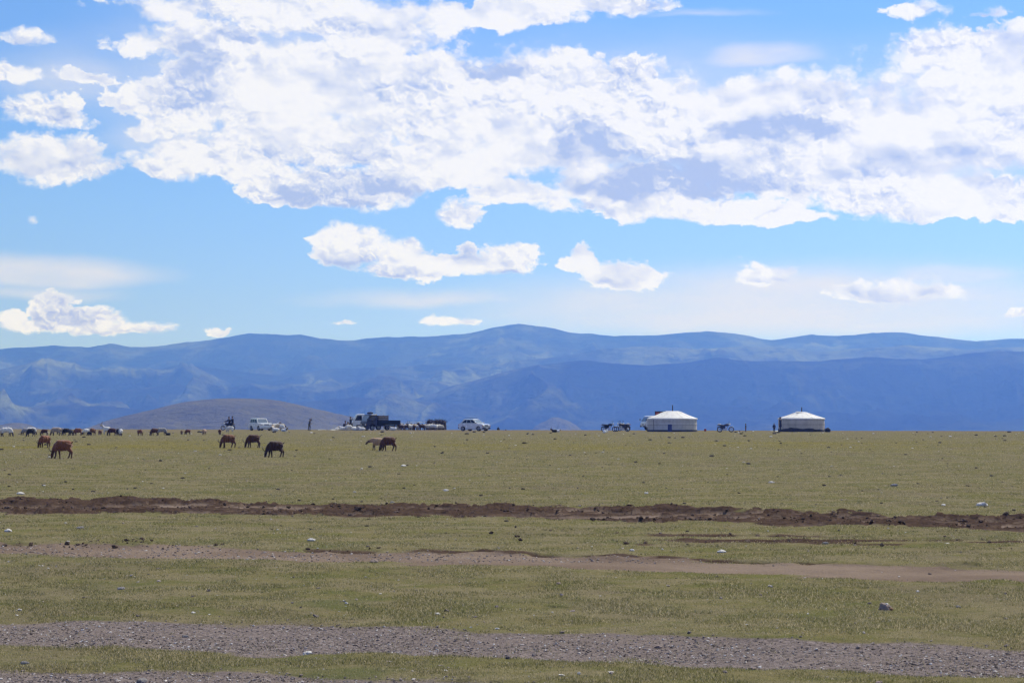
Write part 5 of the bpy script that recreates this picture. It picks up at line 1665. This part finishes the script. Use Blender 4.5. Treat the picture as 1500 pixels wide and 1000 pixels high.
POSES = {   # joints for a body 1.70 m tall, facing +X: hip, knees, ankles, chest, elbows, wrists, head
    'stand': dict(hip=(0, 0, .90), kn=[(.02, .10, .48), (.02, -.10, .48)], an=[(0, .11, .07), (0, -.11, .07)], ch=(.0, 0, 1.36), el=[(-.02, .27, 1.10), (-.02, -.27, 1.10)], wr=[(.06, .29, .86), (.06, -.29, .86)], hd=(.03, 0, 1.585)),
    'reach': dict(hip=(0, 0, .86), kn=[(.10, .12, .47), (-.02, -.11, .47)], an=[(.03, .14, .07), (-.12, -.12, .07)], ch=(.10, 0, 1.30), el=[(.20, .28, 1.40), (.14, -.28, 1.04)], wr=[(.22, .24, 1.66), (.36, -.20, .96)], hd=(.14, 0, 1.52)),
    'sit': dict(hip=(0, 0, .14), kn=[(.40, .16, .46), (.36, -.18, .44)], an=[(.52, .14, .07), (.50, -.15, .07)], ch=(-.02, 0, .60), el=[(.12, .28, .40), (.12, -.28, .40)], wr=[(.34, .17, .50), (.33, -.17, .49)], hd=(.04, 0, .83)),
    'ride': dict(hip=(0, 0, .92), kn=[(.36, .22, .72), (.36, -.22, .72)], an=[(.20, .22, .36), (.20, -.22, .36)], ch=(.05, 0, 1.38), el=[(.28, .30, 1.16), (.28, -.30, 1.16)], wr=[(.53, .34, 1.07), (.53, -.34, 1.07)], hd=(.10, 0, 1.60)),
    'pillion': dict(hip=(0, 0, .95), kn=[(.34, .25, .74), (.34, -.25, .74)], an=[(.12, .24, .40), (.12, -.24, .40)], ch=(.03, 0, 1.42), el=[(.20, .25, 1.18), (.20, -.25, 1.18)], wr=[(.33, .20, 1.10), (.33, -.20, 1.10)], hd=(.06, 0, 1.64)),
}


def person(label, loc, rz, pose, coat, legs, size=1.0, hair=True, long_coat=True, group=None, child=False):
    P = POSES[pose]
    V_ = lambda p: Vector(p)
    hip, ch, hd = V_(P['hip']), V_(P['ch']), V_(P['hd'])
    hs = 1.22 if child else 1.0
    t_ax = (ch - hip).normalized()
    g = Geo()
    # torso with neck and head, one continuous surface after fusing
    fwd = Vector((t_ax.z, 0, -t_ax.x))
    def ring(c, rx, ry, ax=None):
        f = fwd
        return [c + f * rx * math.cos(2 * math.pi * k / 14) + Vector((0, 1, 0)) * ry * math.sin(2 * math.pi * k / 14) for k in range(14)]
    def along(s): return hip + (ch - hip) * s
    TOR = [(-.12, .09, .13), (.0, .115, .165), (.30, .10, .145), (.65, .115, .165), (.95, .115, .185), (1.08, .085, .15), (1.16, .055, .075)]
    g.rings([ring(along(s), a, b) for s, a, b in TOR])
    g.tube([along(1.05), hd - Vector((.01, 0, .10))], [.058, .050], 10)
    HEAD = [(-.125, .03, .03, .02), (-.10, .058, .050, .012), (-.05, .085, .066, .004), (.0, .098, .076, .0), (.05, .096, .075, -.004), (.09, .075, .060, -.006), (.118, .03, .028, -.004)]
    g.rings([[hd + Vector((o + a * hs * math.cos(2 * math.pi * k / 14), b * hs * math.sin(2 * math.pi * k / 14), z * hs)) for k in range(14)] for z, a, b, o in HEAD])
    g.tube([hd + Vector((.088, 0, .02)) * hs, hd + Vector((.118, 0, -.025)) * hs, hd + Vector((.095, 0, -.035)) * hs], [.012, .018, .010], 6)      # nose
    g.tube([hd + Vector((.088, -.025, -.068)) * hs, hd + Vector((.096, 0, -.066)) * hs, hd + Vector((.088, .025, -.068)) * hs], [.008, .012, .008], 6)   # lips
    for sd in (-1, 1): g.tube([hd + Vector((-.01, .072 * sd, .02)) * hs, hd + Vector((-.015, .084 * sd, -.01)) * hs, hd + Vector((-.005, .074 * sd, -.035)) * hs], [.014, .018, .010], 6)
    arms = []; legs_ = []
    for i, sd in ((0, 1), (1, -1)):
        sh = along(.97) + Vector((0, .175 * sd, 0)); el, wr = V_(P['el'][i]), V_(P['wr'][i])
        g.tube([along(.95) + Vector((0, .12 * sd, 0)), sh, (sh + el) / 2, el, (el + wr) / 2, wr], [.07, .062, .050, .042, .040, .028], 10)
        arms.append((sh, el, wr))
        hp = hip + Vector((0, .09 * sd, -.02)); kn, an = V_(P['kn'][i]), V_(P['an'][i])
        g.tube([hp, (hp * 2 + kn) / 3, (hp + kn * 2) / 3, kn, (kn * 2 + an) / 3, (kn + an * 2) / 3, an], [.095, .092, .075, .058, .060, .048, .040], 10)
        g.tube([an + Vector((-.05, 0, -.03)), an + Vector((.06, .005 * sd, -.035)), an + Vector((.15, .01 * sd, -.048)), an + Vector((.19, .01 * sd, -.052))], [.035, .042, .034, .018], 8)
        legs_.append((hp, kn, an))
    me = fused(g, 'person', .014, M_SKIN, 2)
    # hands: palm, four unequal bent fingers and a thumb, joined to the same mesh
    hg = Geo()
    for i, sd in ((0, 1), (1, -1)):
        sh, el, wr = arms[i]
        d = (wr - el).normalized(); sid = Vector((1, 0, 0)) if abs(d.x) < .7 else Vector((0, -sd, 0))
        sid = (sid - d * sid.dot(d)).normalized(); nrm = d.cross(sid)
        inn = nrm if nrm.y * sd < 0 else -nrm
        if pose in ('ride', 'pillion'): inn = Vector((0, 0, -1))
        hg.tube([wr - d * .02, wr + d * .03, wr + d * .085], [.026, .036, .030], 8, 1.0)
        for k, ln in enumerate((.068, .078, .072, .055)):
            b0 = wr + d * .08 + sid * (.030 - .020 * k)
            hg.tube([b0, b0 + d * ln * .45 + inn * .006, b0 + d * ln * .75 + inn * .024, b0 + d * ln * .85 + inn * .045], [.0095, .009, .0085, .006], 6)
        b0 = wr + d * .03 + sid * .028
        hg.tube([b0, b0 + sid * .028 + d * .022 + inn * .01, b0 + sid * .036 + d * .052 + inn * .024], [.012, .011, .008], 6)
    import bmesh
    bm = bmesh.new(); bm.from_mesh(me); hm = hg.mesh('hand', M_SKIN); bm.from_mesh(hm); bm.to_mesh(me); bm.free()
    me.shade_smooth()
    o = link('person', me, None, loc, rz); o.scale = (size,) * 3
    tag(o, label, 'person', group)
    # clothes
    c = Geo()
    K = 1.16
    rr = [ring(along(s), a * K + .012, b * K + .012) for s, a, b in TOR[1:-1]]
    if long_coat and pose in ('stand', 'reach'):
        km = (legs_[0][1] + legs_[1][1]) / 2
        rr = [ring(km + (hip - km) * .25, .17, .22), ring(km + (hip - km) * .7, .155, .205)] + rr
    c.rings(rr)
    for sh, el, wr in arms: c.tube([along(.93) + Vector((0, math.copysign(.12, sh.y), 0)), sh, (sh + el) / 2, el, el + (wr - el) * .5, el + (wr - el) * .93], [.082, .078, .066, .058, .052, .044], 10)
    c.build('coat', CLOTH[coat], o, smooth=True)
    c = Geo()
    for hp, kn, an in legs_: c.tube([hp, (hp + kn) / 2, kn, (kn + an) / 2, kn + (an - kn) * .86], [.112, .100, .074, .068, .060], 10)
    c.build('trousers', CLOTH[legs], o, smooth=True)
    for hp, kn, an in legs_:
        Geo().tube([an + (kn - an) * .35, an, an + Vector((-.045, 0, -.028))], [.062, .050, .044], 10).tube([an + Vector((-.06, 0, -.03)), an + Vector((.06, 0, -.034)), an + Vector((.15, 0, -.046)), an + Vector((.20, 0, -.050))], [.042, .050, .042, .022], 10).build('boot', M_BOOT, o, smooth=True)
    h = Geo().rings([[hd + Vector((-.014 + a * hs * math.cos(2 * math.pi * k / 16), b * hs * math.sin(2 * math.pi * k / 16), (z - (.075 if math.cos(2 * math.pi * k / 16) < .35 and z < .05 else 0)) * hs)) for k in range(16)] for z, a, b in ((.03, .100, .084), (.06, .104, .084), (.10, .086, .070), (.128, .04, .035), (.134, .006, .006))])
    h.build('hair', M_HAIR, o, smooth=True)
    for sd in (-1, 1): Geo().loft_x([(-.006, 0, .004, .003), (0, 0, .010, .006), (.006, 0, .005, .003)], 8).build('eye', M_EYE, o, tuple(hd + Vector((.086, .030 * sd, .008)) * hs), smooth=True)
    return o


def build_people():
    person('standing person in dark green coat beside two seated people and the white truck', put(513.6, 629.6), R(200), 'stand', 'olive', 'brown')
    person('seated person in dark clothes sitting up higher, left of the standing one', put(505.8, 629.4), R(300), 'sit', 'navy', 'black', 1.25)
    person('seated person in grey sitting lower, closest to the standing one', put(510.0, 629.3), R(230), 'sit', 'grey', 'black', 1.1)
    person('person in dark grey with one arm raised, standing alone left of the trucks', put(453, 630.2), R(-15), 'reach', 'grey', 'grey', .88, long_coat=False)
    bx, by, bz = BIKE
    M = Matrix.Rotation(R(208), 3, 'Z')
    a = M @ Vector((-.20, 0, 0)); b = M @ Vector((-.62, 0, 0))
    person('rider in black holding the handlebar of the motorcycle, left one of the pair', (bx + a.x, by + a.y, bz), R(208), 'ride', 'black', 'navy', 1.0, long_coat=False, group='two riders on the motorcycle')
    person('pillion rider in black sitting behind the driver of the motorcycle', (bx + b.x, by + b.y, bz), R(208), 'pillion', 'black', 'black', 1.0, long_coat=False, group='two riders on the motorcycle')
    person('small child in grey and rusty trousers standing between motorcycle and right tent', put(1092.5, 632.2), R(190), 'stand', 'grey', 'rust', .54, long_coat=False, child=True)
    person('child in dark blue standing on the white sheet left of the right tent', put(1134, 632.4), R(280), 'stand', 'navy', 'black', .57, long_coat=False, child=True)
    person('tall person in long dark blue coat at the left wall of the right tent', put(1143.3, 632.5), R(170), 'stand', 'navy', 'black', .98)


M_SHEET = plain('white cotton sheet', (0.74, 0.73, 0.70), 0.9, var=0.1, scale=3, bump=0.4)


def sheet(px, py, w, d, rz, label, name='sheet'):
    p = put(px, py)
    n = 14
    vs = []; fs = []
    for j in range(n):
        for i in range(n):
            x, y = (i / (n - 1) - .5) * w, (j / (n - 1) - .5) * d
            vs.append((x, y, .025 + .09 * float(fbm(np.array([x * 1.5 + px]), np.array([y * 1.5]), 3, 60)[0])))
    for j in range(n - 1):
        for i in range(n - 1): fs.append((j * n + i, j * n + i + 1, (j + 1) * n + i + 1, (j + 1) * n + i))
    o = Geo().add(vs, fs).build(name, M_SHEET, None, p, rz, True)
    s = o.modifiers.new('thickness', 'SOLIDIFY'); s.thickness = .012
    tag(o, label, 'sheet')


def sack(px, py, s, m, label, name='sack', cat='sack', sq=.8, group=None):
    p = put(px, py)
    g = Geo().loft_z([(0, 0, 0, .16, .14), (.06, 0, 0, .24, .20), (.22, .01, 0, .23, .20), (.36, .02, 0, .14, .12), (.42, .03, 0, .05, .05), (.50, .05, .01, .09, .07), (.52, .05, .01, .02, .02)], 12)
    o = g.build(name, m, None, p, px * .1, True); o.scale = (s, s, s * sq)
    tag(o, label, cat, group)


def build_things():
    sheet(1137, 631.6, .95, 2.2, .1, 'white sheet spread on the ground left of the right tent')
    sheet(481, 629.9, 2.6, 1.6, .05, 'long white sheet lying on the ground left of the seated people')
    sack(885.5, 634, .95, M_SHEET, 'bulging white sack in front of the leftmost parked motorcycle', sq=.75)
    sack(889, 632.8, .6, M_SHEET, 'small upright white sack between the bulging sack and the motorcycle', sq=1.1)
    sack(730, 629.4, .85, M_BLACKCLOTH, 'black sack standing alone right of the silver hatchback', sq=.85)
    sack(741, 630.0, .38, CLOTH['rust'], 'small rusty red bag on the skyline right of the black sack', name='bag', cat='bag', sq=.8)
    p = put(1033, 631.6)
    t = thing('bucket', 'small red bucket on the grass right of the left tent', 'bucket', p)
    Geo().lathe([(.10, 0), (.105, .0), (.14, .26), (.148, .27), (.148, .28), (.132, .28), (.098, .02), (.01, .02)], 20).build('shell', M_REDBOX, t)
    Geo().tube([(-.14, 0, .26), (-.10, 0, .36), (0, 0, .40), (.10, 0, .36), (.14, 0, .26)], .006, 5).build('handle', M_STEEL, t)
    sack(1083.5, 632.4, .42, CLOTH['rust'], 'small red bag on the grass right of the motorcycle between the tents', name='bag', cat='bag')
    sack(1081.8, 633.8, .4, M_SHEET, 'little white bag on the grass in front of the small red bag', name='bag', cat='bag', sq=.6)
    sack(1103.5, 631.8, .5, M_SHEET, 'flat white bag on the bare earth between the small child and the white sheet', name='bag', cat='bag', sq=.35)
    animal(812, 633, 'goat', 'lie', 175, BLACK, 'black goat with a white companion lying in the grass right of the hatchback', 'goats lying on the open plain', .82, 1)
    animal(817, 632.4, 'sheep', 'lie', 10, WHITE, 'white sheep lying behind the black goat right of the hatchback', 'goats lying on the open plain', .6, .8)


build_tents()
build_pen()
build_people()
build_things()
# ------------------------------------------------------------------ picture settings
S.view_settings.view_transform = 'Standard'
S.view_settings.look = 'None'
S.view_settings.exposure = 0.35
S.view_settings.gamma = 1.0
S.render.film_transparent = False
S.cycles.use_denoising = True
S.cycles.denoiser = 'OPENIMAGEDENOISE'
S.cycles.denoising_input_passes = 'RGB_ALBEDO_NORMAL'
S.cycles.denoising_prefilter = 'ACCURATE'
S.cycles.max_bounces = 6
S.cycles.volume_bounces = 0
S.cycles.use_adaptive_sampling = True
S.cycles.adaptive_threshold = 0.008
S.cycles.filter_width = 1.4
